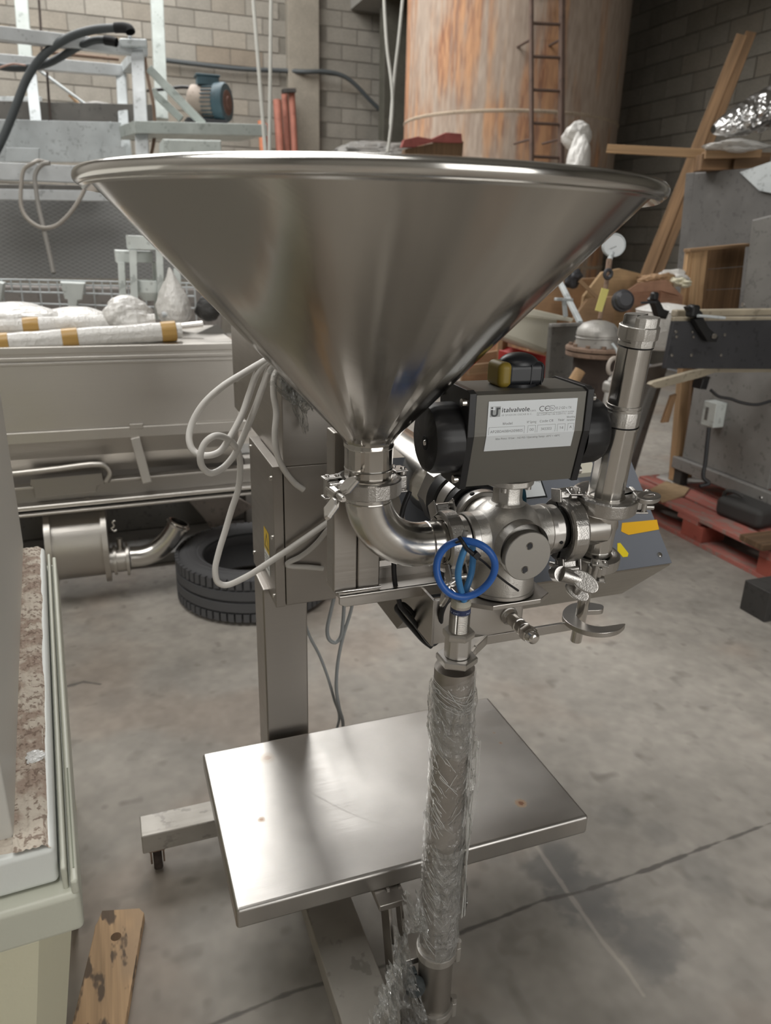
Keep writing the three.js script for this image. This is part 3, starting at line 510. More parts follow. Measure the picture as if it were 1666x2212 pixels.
{
  const m = frame(tp(0.048), td, [-1, 0, -0.25]), g = pipeClamp(m, { wing: 'none', R: 0.0525, h: 0.0135, bore: 0.03 });
  const lug = [box(-0.083, -0.05, 0.0045, 0.0125, -0.012, 0.012, 0.003), box(-0.083, -0.05, -0.0125, -0.0045, -0.012, 0.012, 0.003), box(-0.06, -0.048, -0.0125, 0.0125, -0.014, 0.014, 0.003), new THREE.SphereGeometry(0.0062, 20, 14).translate(-0.07, 0.0135, 0), new THREE.SphereGeometry(0.0072, 20, 14).translate(-0.07, 0, 0.011)];
  part('clamp_lug', join(lug).applyMatrix4(m), M.cast, g);
  const s = new THREE.Shape(); s.absellipse(0, 0, 0.022, 0.0135, 0, Math.PI * 2); const h = new THREE.Path(); h.absellipse(0, 0, 0.0135, 0.0068, 0, Math.PI * 2); s.holes.push(h);
  const ring = new THREE.ExtrudeGeometry(s, { depth: 0.005, bevelEnabled: true, bevelSize: 0.0015, bevelThickness: 0.0015, bevelSegments: 3, curveSegments: 32 }); ring.rotateX(-Math.PI / 2); ring.rotateY(0.5); ring.translate(-0.057, 0.016, 0.031 * -1);
  part('clamp_ring_nut', join(ring).applyMatrix4(m), M.cast, g);
}
pipeClamp(frame(tp(-0.0575), td, [-0.5, 0, 0.85]), { wing: 'none', R: 0.044, h: 0.0115, bore: 0.029 });
{
  const rs = part('riser_tube', [lathe([[0.0285, 0.056], [0.0282, 0.12], [0.0278, 0.172], [0.0295, 0.1725], [0.0295, 0.176], [0.026, 0.1765]], tp(0), td), lathe([[0.0245, 0.208], [0.0245, 0.298]], tp(0), td)], M.pipe, fm);
  part('collar', [lathe([[0.026, 0.1765], [0.0278, 0.178], [0.0278, 0.199], [0.0268, 0.2005], [0.0268, 0.2035], [0.025, 0.204], [0.0262, 0.206], [0.0262, 0.2095], [0.0245, 0.21]], tp(0), td)], M.castMatte, rs);
  part('o_ring', [lathe([[0.0278, 0.1762], [0.0284, 0.177], [0.0278, 0.1778]], tp(0), td), lathe([[0.0255, 0.2965], [0.0262, 0.2975], [0.0255, 0.2985]], tp(0), td)], M.seal, rs);
  const m = frame(tp(0), td, [1, 0, 0.25]);
  const dog = (s) => box(-0.0135, 0.0135, 0.3265, 0.338, s > 0 ? 0.004 : -0.026, s > 0 ? 0.026 : -0.004, 0.002);
  part('nozzle_cap', [lathe([[0.0245, 0.2985], [0.0262, 0.299], [0.0262, 0.3045], [0.0245, 0.3055], [0.0245, 0.3085], [0.0288, 0.3095], [0.0292, 0.3115], [0.0292, 0.3265], [0.0278, 0.328], [0.0001, 0.328]], tp(0), td, 48), lathe([[0.0265, 0.3], [0.0265, 0.3395], [0.0255, 0.3415], [0.016, 0.3422], [0.0001, 0.3422]], tp(0), td, 40, -0.95, 2.0), lathe([[0.0245, 0.32], [0.0245, 0.3395], [0.0235, 0.3415], [0.0001, 0.3418]], tp(0), td, 40, 2.1, 2.1)], M.castMatte, rs);
  part('drain_cone', [lathe([[0.0275, -0.07], [0.027, -0.079], [0.0135, -0.112], [0.0105, -0.118]], tp(0), td, 40), lathe([[0.0102, -0.116], [0.0098, -0.226], [0.0001, -0.2262]], tp(0), td, 32)], M.pipe, fm);
}
// long cylinder behind the valve with its collars
part('dosing_cylinder', [rod([0.226, AX, -0.25], [0.226, AX, -0.66], 0.06, 0.06, 64), lathe([[0.06, 0], [0.06, 0.006], [0.053, 0.022], [0.046, 0.03]], [0.226, AX, -0.252], [0, 0, 1])], M.pipe, fm);
part('cylinder_collar', [lathe([[0.04, 0], [0.055, 0], [0.058, 0.002], [0.058, 0.032], [0.055, 0.034], [0.04, 0.034]], [0.226, AX, -0.218], [0, 0, 1], 8), lathe([[0.04, 0], [0.0525, 0], [0.0525, 0.026], [0.04, 0.027]], [0.226, AX, -0.148], [0, 0, 1], 48), lathe([[0.036, 0], [0.0465, 0], [0.0475, 0.0015], [0.0475, 0.016], [0.046, 0.018], [0.036, 0.018]], [0.226, AX, -0.087], [0, 0, 1], 48)], M.machined, fm);
part('cylinder_gasket', [lathe([[0.04, 0], [0.055, 0.001], [0.056, 0.004], [0.056, 0.03], [0.053, 0.034], [0.04, 0.034]], [0.226, AX, -0.184], [0, 0, 1], 48), lathe([[0.039, 0], [0.0505, 0], [0.052, 0.004], [0.052, 0.018], [0.048, 0.022], [0.039, 0.022]], [0.226, AX, -0.1215], [0, 0, 1], 48), lathe([[0.038, 0], [0.044, 0], [0.044, 0.012], [0.038, 0.012]], [0.226, AX, -0.1], [0, 0, 1], 48)], M.blackCap, fm);
part('spanner_hole', [rod([0.226 - 0.02, AX + 0.043, -0.078], [0.226 - 0.0205, AX + 0.0445, -0.078], 0.004, 0.004, 16)], M.dark, fm);
part('cylinder_end_cap', [lathe([[0.0001, 0], [0.064, 0], [0.068, -0.004], [0.068, -0.022], [0.0001, -0.026]], [0.226, AX, -0.66], [0, 0, 1], 48)], M.castMatte, fm);
// bracket under the valve: octagonal seat, box plate, welded arm and mast
part('valve_seat_plate', mv(prism([[0.150, 0.02], [0.185, 0.056], [0.268, 0.056], [0.292, 0.03], [0.292, -0.04], [0.268, -0.056], [0.185, -0.056], [0.15, -0.03]].map(([a, b]) => [a, b]), 0.008, 0.001), 0, 0.8805, 0, -Math.PI / 2), M.satin, fm);
part('bracket_box', [box(0.1115, 0.2735, 0.796, 0.874, -0.006, 0, 0.001), prismX([[0, 0.874], [0, 0.7935], [-0.142, 0.795], [-0.3, 0.874]], 0.1105, 0.1145), box(0.2695, 0.2735, 0.8, 0.874, -0.3, 0, 0.001)], M.satin, fm);
part('support_arm', [prism([[-0.028, 0.8795], [-0.028, 0.866], [-0.018, 0.8605], [0.152, 0.8605], [0.152, 0.8795]], 0.006, 0.001).translate(0, 0, -0.045), box(-0.028, 0.152, 0.8735, 0.8795, -0.12, -0.045, 0.002)], M.satin, fm);
part('support_mast', [box(-0.033, 0.006, 0.8795, 1.135, -0.1, -0.062, 0.003), box(0.0065, 0.044, 0.8795, 1.135, -0.1, -0.0625, 0.003)], M.post, fm);
part('mast_arm', [box(0.1, 0.15, 0.862, 0.9, -0.44, -0.1, 0.002), box(0.044, 0.15, 0.862, 0.9, -0.115, -0.09, 0.002), box(0.07, 0.15, 0.862, 0.9, -0.47, -0.43, 0.002)], M.post, fm);
part('weld_bead', [tube([[-0.03, 0.8805, -0.06], [-0.015, 0.8815, -0.0585], [0.01, 0.8812, -0.0585], [0.045, 0.8805, -0.06]], 0.0022, 6, 40)], M.bright, fm);
{
  const A = [0.2475, 0.826, 0], D = [0.03, -0.02, 1], sc = (p) => p.map(([r, t]) => [r * 1.12, t * 1.42]);
  part('threaded_pin', [lathe(sc([[0.012, 0], [0.013, 0.003], [0.0095, 0.006], [0.0092, 0.02], [0.0108, 0.0205], [0.0108, 0.0235], [0.0095, 0.024], [0.0095, 0.0305], [0.0108, 0.031], [0.0108, 0.0335], [0.0095, 0.034], [0.009, 0.037]]), A, D, 28), lathe(sc([[0.0001, 0.0365], [0.0115, 0.0365], [0.0125, 0.038], [0.0125, 0.046], [0.0105, 0.0475], [0.0001, 0.0475]]), A, D, 6), lathe(sc([[0.0105, 0.0465], [0.0102, 0.05], [0.0085, 0.054], [0.005, 0.0565], [0.0001, 0.0575]]), A, D, 28)], M.bright, fm);
}
part('weld_bead', [mv(new THREE.TorusGeometry(0.0125, 0.0025, 8, 24), 0.247, 0.828, 0.001)], M.castMatte, fm);
// fork that holds the drain rod, and its arm
part('fork_arm', [beam([0.2068,0.7887,0], [0.3799,0.7806,-0.012], 0.0055, 0.0165, UP, 0.001), beam([0.2085,0.7885,0], [0.1732,0.7917,0.03], 0.0055, 0.0165, UP, 0.001), beam([0.1731,0.7925,0.03], [0.1511,0.8034,0.06], 0.0055, 0.012, UP, 0.001)], M.satin, fm);
{
  const o = [[0.458,0.797,-0.0346],[0.4503,0.797,-0.0446],[0.4334,0.797,-0.0556],[0.4083,0.797,-0.0558],[0.3863,0.797,-0.0439],[0.3697,0.797,-0.0254],[0.3634,0.797,-0.0097],[0.3635,0.797,0.0127],[0.3728,0.797,0.0341],[0.3868,0.797,0.0467],[0.4054,0.797,0.0526],[0.4266,0.797,0.0511],[0.4437,0.797,0.0431],[0.4529,0.797,0.0358],[0.4323,0.797,0.0344],[0.4044,0.797,0.0307],[0.3897,0.797,0.0159],[0.3875,0.797,-0.0056],[0.3932,0.797,-0.0198],[0.4065,0.797,-0.0284],[0.424,0.797,-0.0247],[0.4475,0.797,-0.0211]];
  const s = new THREE.Shape(new THREE.CatmullRomCurve3(o.map(([x, , z]) => V(x, -z, 0)), true, 'centripetal').getPoints(120).map((p) => new THREE.Vector2(p.x, p.y)));
  const g = new THREE.ExtrudeGeometry(s, { depth: 0.0075, bevelEnabled: true, bevelThickness: 0.0008, bevelSize: 0.0006, bevelSegments: 2 });
  part('fork', mv(g, 0, 0.7885, 0, -Math.PI / 2, 0, 0), M.satin, fm);
}
// tilted control box
{
  const cb = new THREE.Group(); cb.name = 'control_box'; fm.add(cb); origin.set(cb, [0, 0, 0]);
  part('box_shell', prismX([[-0.12, 0.8135], [-0.1215, 0.809], [-0.2465, 0.689], [-0.42, 0.689], [-0.42, 1.016], [-0.318, 1.013]], 0.15, 0.675, 0.0012), M.consoleUnder, cb);
  const face = (a, b, s0, s1, t, mat, name, o) => { // plate on the 45 degree face: x from a to b, distance up the face from s0 to s1
    const g = o?.geo ?? new THREE.BoxGeometry(b - a, s1 - s0, t); g.translate((a + b) / 2, (s0 + s1) / 2, t / 2);
    g.applyMatrix4(new THREE.Matrix4().makeRotationX(-Math.PI / 4).setPosition(0, 0.8142, -0.1195)); return part(name, g, mat, o?.parent ?? cb, o ?? {});
  };
  const panel = face(0.151, 0.6755, 0, 0.279, 0.003, M.console, 'operator_panel');
  const on = (pts, t, mat, name) => { // outline given on the face itself
    const q = pts.map(([x, y, z]) => [x, Math.hypot(y - 0.8142, z + 0.1195)]); const g = prism(q, 0.0006).translate(0, 0, 0.0038); g.applyMatrix4(new THREE.Matrix4().makeRotationX(-Math.PI / 4).setPosition(0, 0.8142, -0.1195)); return part(name, g, mat, panel);
  };
  on([[0.5972,0.8836,-0.1846],[0.6802,0.8822,-0.1832],[0.6764,0.8672,-0.1682],[0.6014,0.8647,-0.1657],[0.5879,0.8714,-0.1724]], 0, M.yellowTape, 'yellow_tape');
  on([[0.5695,0.8547,-0.1557],[0.5761,0.8548,-0.1558],[0.5856,0.838,-0.139],[0.5808,0.8336,-0.1346],[0.5702,0.8338,-0.1348],[0.5634,0.8441,-0.1451]], 0, M.yellowSticker, 'yellow_sticker');
  face(0.4005, 0.452, 0.1665, 0.216, 0.0045, M.screen, 'display', { parent: panel, keepUV: true, label: 'small white display with a dark rim' });
  for (const [x, s] of [[0.6535, 0.019], [0.6535, 0.258], [0.31, 0.019]]) { const g = lathe([[0.0055, 0.003], [0.005, 0.006], [0.003, 0.0074], [0.0001, 0.0078]], [0, 0, 0], [0, 0, 1], 18); g.translate(x, s, 0); g.applyMatrix4(new THREE.Matrix4().makeRotationX(-Math.PI / 4).setPosition(0, 0.8142, -0.1195)); part('panel_screw', g, M.bright, panel); }
  face(0.533, 0.567, 0.203, 0.226, 0.022, M.whitePlastic, 'push_button_box', { parent: panel });
}
// cabinet on the post: a tall box, and in front of it a lower one whose lid faces left
{
  const cab = new THREE.Group(); cab.name = 'cabinet'; fm.add(cab); origin.set(cab, [0, 0, 0]);
  part('cabinet_body', [box(-0.029, 0.079, 0.981, 1.2, -0.985, -0.42, 0.002), box(-0.0285, 0.079, 0.682, 0.981, -0.648, -0.42, 0.002)], M.cabinet, cab);
  part('cabinet_seam', [box(0.0785, 0.083, 0.69, 1.19, -0.6, -0.416, 0.001)], M.dark, cab);
  const lid = part('cabinet_lid', box(-0.0502, -0.0298, 0.68, 0.9825, -0.665, -0.42, 0.0015), M.cabinet, cab);
  for (const [y, z] of [[0.963, -0.65], [0.955, -0.436], [0.7, -0.436], [0.71, -0.65], [0.83, -0.436]]) part('lid_screw', [lathe([[0.0045, 0], [0.0045, 0.002], [0.003, 0.0035], [0.0001, 0.004]], [-0.0502, y, z], [-1, 0, 0], 16)], M.bright, lid);
  part('lid_screw', [lathe([[0.006, 0], [0.005, 0.004], [0.0001, 0.0075]], [-0.029, 1.05, -0.972], [-1, 0, 0], 16), lathe([[0.004, 0], [0.004, 0.0045], [0.0001, 0.006]], [-0.029, 1.052, -0.95], [-1, 0, 0], 16)], M.bright, cab);
  const g = new THREE.PlaneGeometry(0.052, 0.098).rotateY(-Math.PI / 2); g.translate(-0.0507, 0.775, -0.498); part('warning_label', g, M.warning, lid, { keepUV: true });
}
part('post', [box(-0.0635, 0.034, 0.12, 0.69, -0.59, -0.492, 0.004)], M.post, fm);
part('base_beam', [box(-0.359, 0.33, 0.07, 0.12, -0.553, -0.483, 0.003)], M.legSteel, fm);
part('base_leg', [box(-0.057, 0.0395, 0.07, 0.12, -0.483, 0.46, 0.003)], M.legSteel, fm);
for (const [x, z] of [[-0.328, -0.512], [0.3, -0.512], [-0.009, 0.42]]) { const c = new THREE.Group(); c.name = numbered('caster'); fm.add(c); origin.set(c, [0, 0, 0]); part('caster_fork', [box(x - 0.018, x + 0.018, 0.06, 0.071, z - 0.02, z + 0.02, 0.002), box(x - 0.016, x - 0.012, 0.02, 0.065, z - 0.012, z + 0.012, 0.001), box(x + 0.012, x + 0.016, 0.02, 0.065, z - 0.012, z + 0.012, 0.001)], M.rustIron, c); part('caster_wheel', lathe([[0.0001, -0.01], [0.024, -0.01], [0.0275, -0.007], [0.0275, 0.007], [0.024, 0.01], [0.0001, 0.01]], [x, 0.0275, z], [1, 0, 0], 28), M.darkRust, c); }
// table
{
  const y = 0.3193, t = 0.044, g = prep(new RoundedBoxGeometry(TT.x1 - TT.x0, t, TT.z1 - TT.z0, 4, 0.007)); g.translate((TT.x0 + TT.x1) / 2, y - t / 2, (TT.z0 + TT.z1) / 2);
  const p = g.attributes.position; for (let i = 0; i < p.count; i++) g.attributes.uv.setXY(i, (p.getX(i) - TT.x0) / (TT.x1 - TT.x0), (p.getZ(i) - TT.z0) / (TT.z1 - TT.z0));
  const tt = part('table_top', g, M.tabletop, fm, { keepUV: true });
  part('table_bracket', [beam([0.062, 0.275, -0.05], [0.062, 0.02, 0.03], 0.05, 0.006, [1, 0, 0], 0.001), box(0.036, 0.09, 0.262, 0.276, -0.12, 0.0, 0.002), beam([0.085, 0.275, -0.04], [0.085, 0.02, 0.05], 0.006, 0.03, [0, 0, 1], 0.001), box(0.06, 0.11, 0.2, 0.215, 0.02, 0.07, 0.002)], M.satin, tt);
}
// column with its clips and the proximity sensor on top
const CX = 0.1115, CZ = 0.085, CR = 0.0302;
{
  const col = part('column', [rod([CX, 0.0, CZ], [CX, 0.806, CZ], CR, CR, 48)], M.post, fm);
  for (const y of [0.2425, 0.108]) part('pipe_clip', [lathe([[CR - 0.001, -0.008], [CR + 0.005, -0.008], [CR + 0.0058, -0.006], [CR + 0.0058, 0.006], [CR + 0.005, 0.008], [CR - 0.001, 0.008]], [CX, y, CZ], UP, 40), box(CX + CR * 0.94 + 0.001, CX + CR * 0.94 + 0.0125, y - 0.03, y + 0.006, CZ + 0.006, CZ + 0.017, 0.004), rod([CX + CR * 0.94 + 0.007, y + 0.004, CZ + 0.0115], [CX + CR * 0.94 + 0.007, y + 0.017, CZ + 0.0115], 0.0055, 0.0055, 14)], M.castMatte, col);
  part('clip_knob', [lathe([[0.0001, 0], [0.015, 0], [0.018, 0.005], [0.018, 0.016], [0.014, 0.022], [0.0001, 0.023]], [0.071, 0.185, 0.088], [-0.3, 0, 1], 10), rod([0.072, 0.185, 0.07], [0.071, 0.185, 0.09], 0.006), box(0.062, 0.078, 0.15, 0.2, 0.07, 0.086, 0.003)], std({ color: 0x3a3f40, roughness: 0.6 }), col);
}
{
  const sx = 0.114, sz = 0.085, y0 = [0.1241,0.8162,0.085][1], s = new THREE.Group(); s.name = 'proximity_sensor'; fm.add(s); origin.set(s, [0, 0, 0]);
  const A = [sx, y0 + 0.004, sz], D = [0.012, 1, 0];
  part('hex_nut', [lathe([[0.0001, -0.006], [0.029, -0.006], [0.031, -0.003], [0.031, 0.004], [0.029, 0.006], [0.0001, 0.006]], A, D, 6), lathe([[0.017, 0.006], [0.0195, 0.007], [0.0195, 0.037], [0.017, 0.038]], A, D, 32), lathe([[0.0001, 0.036], [0.0225, 0.036], [0.0235, 0.0375], [0.0235, 0.0455], [0.0225, 0.047], [0.0001, 0.047]], A, D, 6)], M.machined, s);
  const th = []; for (let k = 0; k < 22; k++) th.push([0.0148, 0.046 + k * 0.0014], [0.0154, 0.0467 + k * 0.0014]);
  part('threaded_barrel', [lathe([...th, [0.0146, 0.0768], [0.0146, 0.089]], A, D, 32)], M.pipe, s);
  part('printed_band', [rod([sx + 0.0009, y0 + 0.0785, sz], [sx + 0.001, y0 + 0.0885, sz], 0.0149, 0.0149, 32, true)], M.sensorBand, s, { keepUV: true });
  part('sensor_head', [lathe([[0.0148, 0.089], [0.0148, 0.0915], [0.0138, 0.0945], [0.012, 0.0965], [0.0001, 0.098]], A, D, 32), lathe([[0.0045, 0.096], [0.0042, 0.104], [0.0034, 0.108]], [sx - 0.003, y0, sz], D, 14)], std({ color: 0xb9b5a5, roughness: 0.5 }), s);
}

// ------------------------------------------------------------------ cables and wrapping on the machine
{
  const c = thing('power_cable', 'looped white cable hanging in coils left of the machine cabinet', 'cable', [-0.1649,0.7455,-0.43]);
  part('cable_loop', tube([[0.0031,1.2142,-0.43],[-0.0514,1.1868,-0.43],[-0.0933,1.1644,-0.43],[-0.1383,1.1381,-0.43],[-0.1732,1.1073,-0.43],[-0.1953,1.0714,-0.43],[-0.2022,1.0447,-0.42],[-0.1954,1.0259,-0.41],[-0.1754,1.0201,-0.4],[-0.1517,1.0254,-0.4],[-0.1305,1.0478,-0.41],[-0.105,1.086,-0.42],[-0.0862,1.1265,-0.43],[-0.0712,1.162,-0.43],[-0.0516,1.1817,-0.43],[0.003,1.2058,-0.43]], 0.0062, 10, 140), M.cableWhite, c);
  part('cable_loop', tube([[0.0027,1.1887,-0.43],[-0.0431,1.1747,-0.43],[-0.0597,1.141,-0.43],[-0.0806,1.0896,-0.43],[-0.1014,1.0446,-0.43],[-0.1228,1.01,-0.42],[-0.1468,0.9903,-0.41],[-0.1697,0.986,-0.4],[-0.1851,1.0026,-0.39],[-0.1883,1.0265,-0.38],[-0.1797,1.0482,-0.38],[-0.1644,1.06,-0.38],[-0.1419,1.0528,-0.4],[-0.1218,1.0323,-0.42],[-0.1109,1.0064,-0.43],[-0.1104,0.9742,-0.43],[-0.1164,0.9374,-0.43],[-0.1305,0.899,-0.43],[-0.144,0.8581,-0.43],[-0.1587,0.8148,-0.43],[-0.1679,0.7762,-0.43],[-0.1638,0.7494,-0.43],[-0.1487,0.7411,-0.43],[-0.1109,0.7577,-0.42],[-0.0664,0.7897,-0.405],[-0.0106,0.8248,-0.4],[0.0487,0.8608,-0.4],[0.0775,0.8841,-0.39]], 0.0062, 10, 260), M.cableWhite, c);
  const d = thing('white_cable', 'white cable running down the front of the cabinet behind the hopper', 'cable', [-0.0416,0.993,-0.41]);
  part('cable_run', tube([[-0.0022,1.1893,-0.41],[-0.0408,1.1642,-0.41],[-0.0461,1.1268,-0.41],[-0.0418,1.0918,-0.41],[-0.0455,1.0495,-0.41],[-0.0436,1.0187,-0.41],[-0.0328,0.9849,-0.41],[-0.0098,0.9503,-0.41],[0.0085,0.9344,-0.41]], 0.006, 10, 90), M.cableWhite, d);
  const e = thing('white_cable', 'short white cable bent in a sharp V on the lower front of the cabinet', 'cable', [-0.0234,0.7804,-0.409]);
  part('cable_run', tube([[0.0933,0.8804,-0.41],[0.0612,0.8488,-0.41],[0.032,0.8158,-0.41],[0.0009,0.7932,-0.41],[-0.0241,0.7831,-0.41],[-0.028,0.7785,-0.41],[-0.0185,0.7743,-0.41],[0.0141,0.768,-0.41],[0.0473,0.7605,-0.41]], 0.0054, 10, 90), M.cableWhite, e);
  const f = thing('grey_cable', 'thin grey cables hanging below the cabinet to the floor behind the table', 'cable', [0.09, 0, -0.62]);
  part('cable_run', tube([[0.1273,0.5931,-0.6],[0.1192,0.5572,-0.6],[0.1099,0.5061,-0.6],[0.1157,0.4797,-0.6],[0.1298,0.4695,-0.6],[0.1427,0.4801,-0.6],[0.1496,0.5211,-0.6],[0.1527,0.5893,-0.6]], 0.0048, 8, 80), M.cableGrey, f);
  part('cable_run', tube([...[[0.1761,0.5859,-0.6],[0.1694,0.5494,-0.6],[0.151,0.4864,-0.6],[0.1405,0.4365,-0.6],[0.1347,0.3876,-0.6],[0.1336,0.3343,-0.6],[0.1411,0.2781,-0.6],[0.1513,0.22,-0.6]], [0.1, 0.0, -0.66]], 0.0045, 8, 80), M.cableGrey, f);
  part('cable_run', tube([...[[0.0557,0.5447,-0.62],[0.07,0.4895,-0.62],[0.0953,0.4295,-0.62],[0.1165,0.3632,-0.62],[0.1335,0.2944,-0.62],[0.1473,0.2327,-0.62]], [0.08, 0.0, -0.68]], 0.0036, 8, 80), M.cableGrey, f);
  const b = thing('sensor_cable', 'bright blue cable wound in a ring and tied above the proximity sensor', 'cable', [0.1111,0.9705,0.1]);
  const ring = []; for (let k = 0; k < 40; k++) { const a = (k / 40) * Math.PI * 2, px = 0.0405 * Math.cos(a), py = 0.0425 * Math.sin(a); const o = [0.1111,0.9705,0.1]; ring.push([o[0] + px * 0.93, o[1] + py, o[2] + px * 0.36 + 0.004 * Math.sin(a * 2)]); }
  part('cable_ring', tube(ring, 0.0052, 12, 160, true), M.cableBlue, b);
  part('cable_loop', tube([...[[0.1153,0.9182,0.094],[0.1062,0.9423,0.096],[0.1009,0.9653,0.098],[0.1024,0.9899,0.102],[0.1088,1.0043,0.1],[0.1168,1.0057,0.092],[0.1272,0.9957,0.084],[0.1321,0.9749,0.08],[0.1308,0.952,0.08],[0.1229,0.9315,0.084],[0.117,0.9136,0.088]]], 0.0048, 10, 120), M.cableLightBlue, b, { label: 'paler blue inner loop of the cable' });
  part('zip_tie', [tube([[0.0945,1.012,0.098],[0.0991,1.0152,0.104],[0.1055,1.0098,0.106],[0.1118,0.9994,0.106],[0.1179,0.9931,0.106],[0.1269,0.9878,0.106],[0.1402,0.9769,0.104],[0.16,0.9568,0.1],[0.1801,0.9392,0.096],[0.2051,0.9195,0.09]], 0.0018, 6, 80), mv(box(-0.0045, 0.0045, -0.005, 0.005, -0.004, 0.004, 0.001), ...[0.1224,0.9937,0.107], 0, 0, 0.7), tube([[0.0979,1.0206,0.1],[0.1005,1.0149,0.107],[0.1082,1.0044,0.107],[0.1172,0.9964,0.107]], 0.0032, 6, 30)], M.cableBlack, b, { label: 'black zip tie with a long tail' });
  part('clear_tube_end', tube([[0.1133,1.0239,0.088],[0.1111,1.0145,0.088],[0.1095,1.0063,0.088]], 0.0042, 10, 20), phy({ color: 0x8d8a86, roughness: 0.3 }), b);
  const k = thing('black_cable', 'black cable doubled back below the valve bracket', 'cable', [0.1232,0.7757,-0.03]);
  part('cable_run', tube([...[[0.0885,1.0354,-0.06],[0.0794,1.0113,-0.06],[0.0731,0.9697,-0.06],[0.0665,0.9312,-0.06],[0.0687,0.8866,-0.06],[0.077,0.8517,-0.06]], ...[[0.0806,0.8394,-0.06],[0.0959,0.8201,-0.06],[0.1144,0.7931,-0.06],[0.1333,0.7654,-0.06],[0.1412,0.7587,-0.06],[0.1503,0.7642,-0.06],[0.1301,0.8217,-0.01],[0.1235,0.8555,0.006],[0.1303,0.8731,0.008],[0.144,0.8814,0.008],[0.1599,0.8823,0.008]]], 0.0042, 8, 160), M.cableBlack, k);
  part('cable_run', tube([[0.1517,0.7648,-0.075],[0.1359,0.7728,-0.075],[0.116,0.8025,-0.075],[0.1001,0.8257,-0.075],[0.0882,0.8352,-0.075],[0.0794,0.8306,-0.075],[0.0872,0.8157,-0.075],[0.1082,0.788,-0.075],[0.1305,0.7595,-0.075],[0.1458,0.7451,-0.075]], 0.0044, 8, 100), M.cableBlack, k);
  const t = thing('air_hose', 'dark teal air hose behind the valve neck', 'hose', [0.317,0.9784,-0.1]);
  part('hose_run', tube([[0.3012,1.0214,-0.1],[0.3116,1.0056,-0.1],[0.316,0.9886,-0.1],[0.3169,0.97,-0.1],[0.3131,0.9534,-0.1]], 0.0055, 10, 40), M.cableTeal, t);
  const u = thing('air_hose', 'two light blue air hoses leaving the right end of the actuator', 'hose', [0.4301,1.0992,-0.06]);
  for (const y of [938, 955]) part('hose_run', tube(y === 938 ? [[0.4045,1.1033,-0.05],[0.4149,1.1058,-0.05],[0.4254,1.1082,-0.05],[0.444,1.111,-0.05],[0.4676,1.1072,-0.05]] : [[0.4046,1.09,-0.05],[0.417,1.0915,-0.05],[0.4291,1.0955,-0.05],[0.446,1.0983,-0.05],[0.4695,1.0952,-0.05]], 0.004, 10, 40), phy({ color: 0x2f8fc4, roughness: 0.4 }), u);
}
// stretch film: a wrinkled sleeve round the column, a loose flap, tatters
function filmSheet(rows, cols, fn) {
  const p = [], uv = [], ix = [];
  for (let i = 0; i <= rows; i++) for (let j = 0; j <= cols; j++) { p.push(...fn(i / rows, j / cols)); uv.push(j / cols, i / rows); }
  for (let i = 0; i < rows; i++) for (let j = 0; j < cols; j++) { const a = i * (cols + 1) + j, b = a + 1, c = a + cols + 1, d = c + 1; ix.push(a, b, d, a, d, c); }
  const g = new THREE.BufferGeometry(); g.setAttribute('position', new THREE.BufferAttribute(new Float32Array(p), 3)); g.setAttribute('uv', new THREE.BufferAttribute(new Float32Array(uv), 2)); g.setIndex(ix); g.computeVertexNormals(); return g;
}
const ridge = (x, y, s, f) => { let t = 0, a = 1; for (let o = 0; o < 3; o++, f *= 2, a *= 0.5) t += a * (1 - Math.abs(2 * vn(x * f + 100, y * f + 100, 4096, 4096, s + o) - 1)); return t / 1.75; };
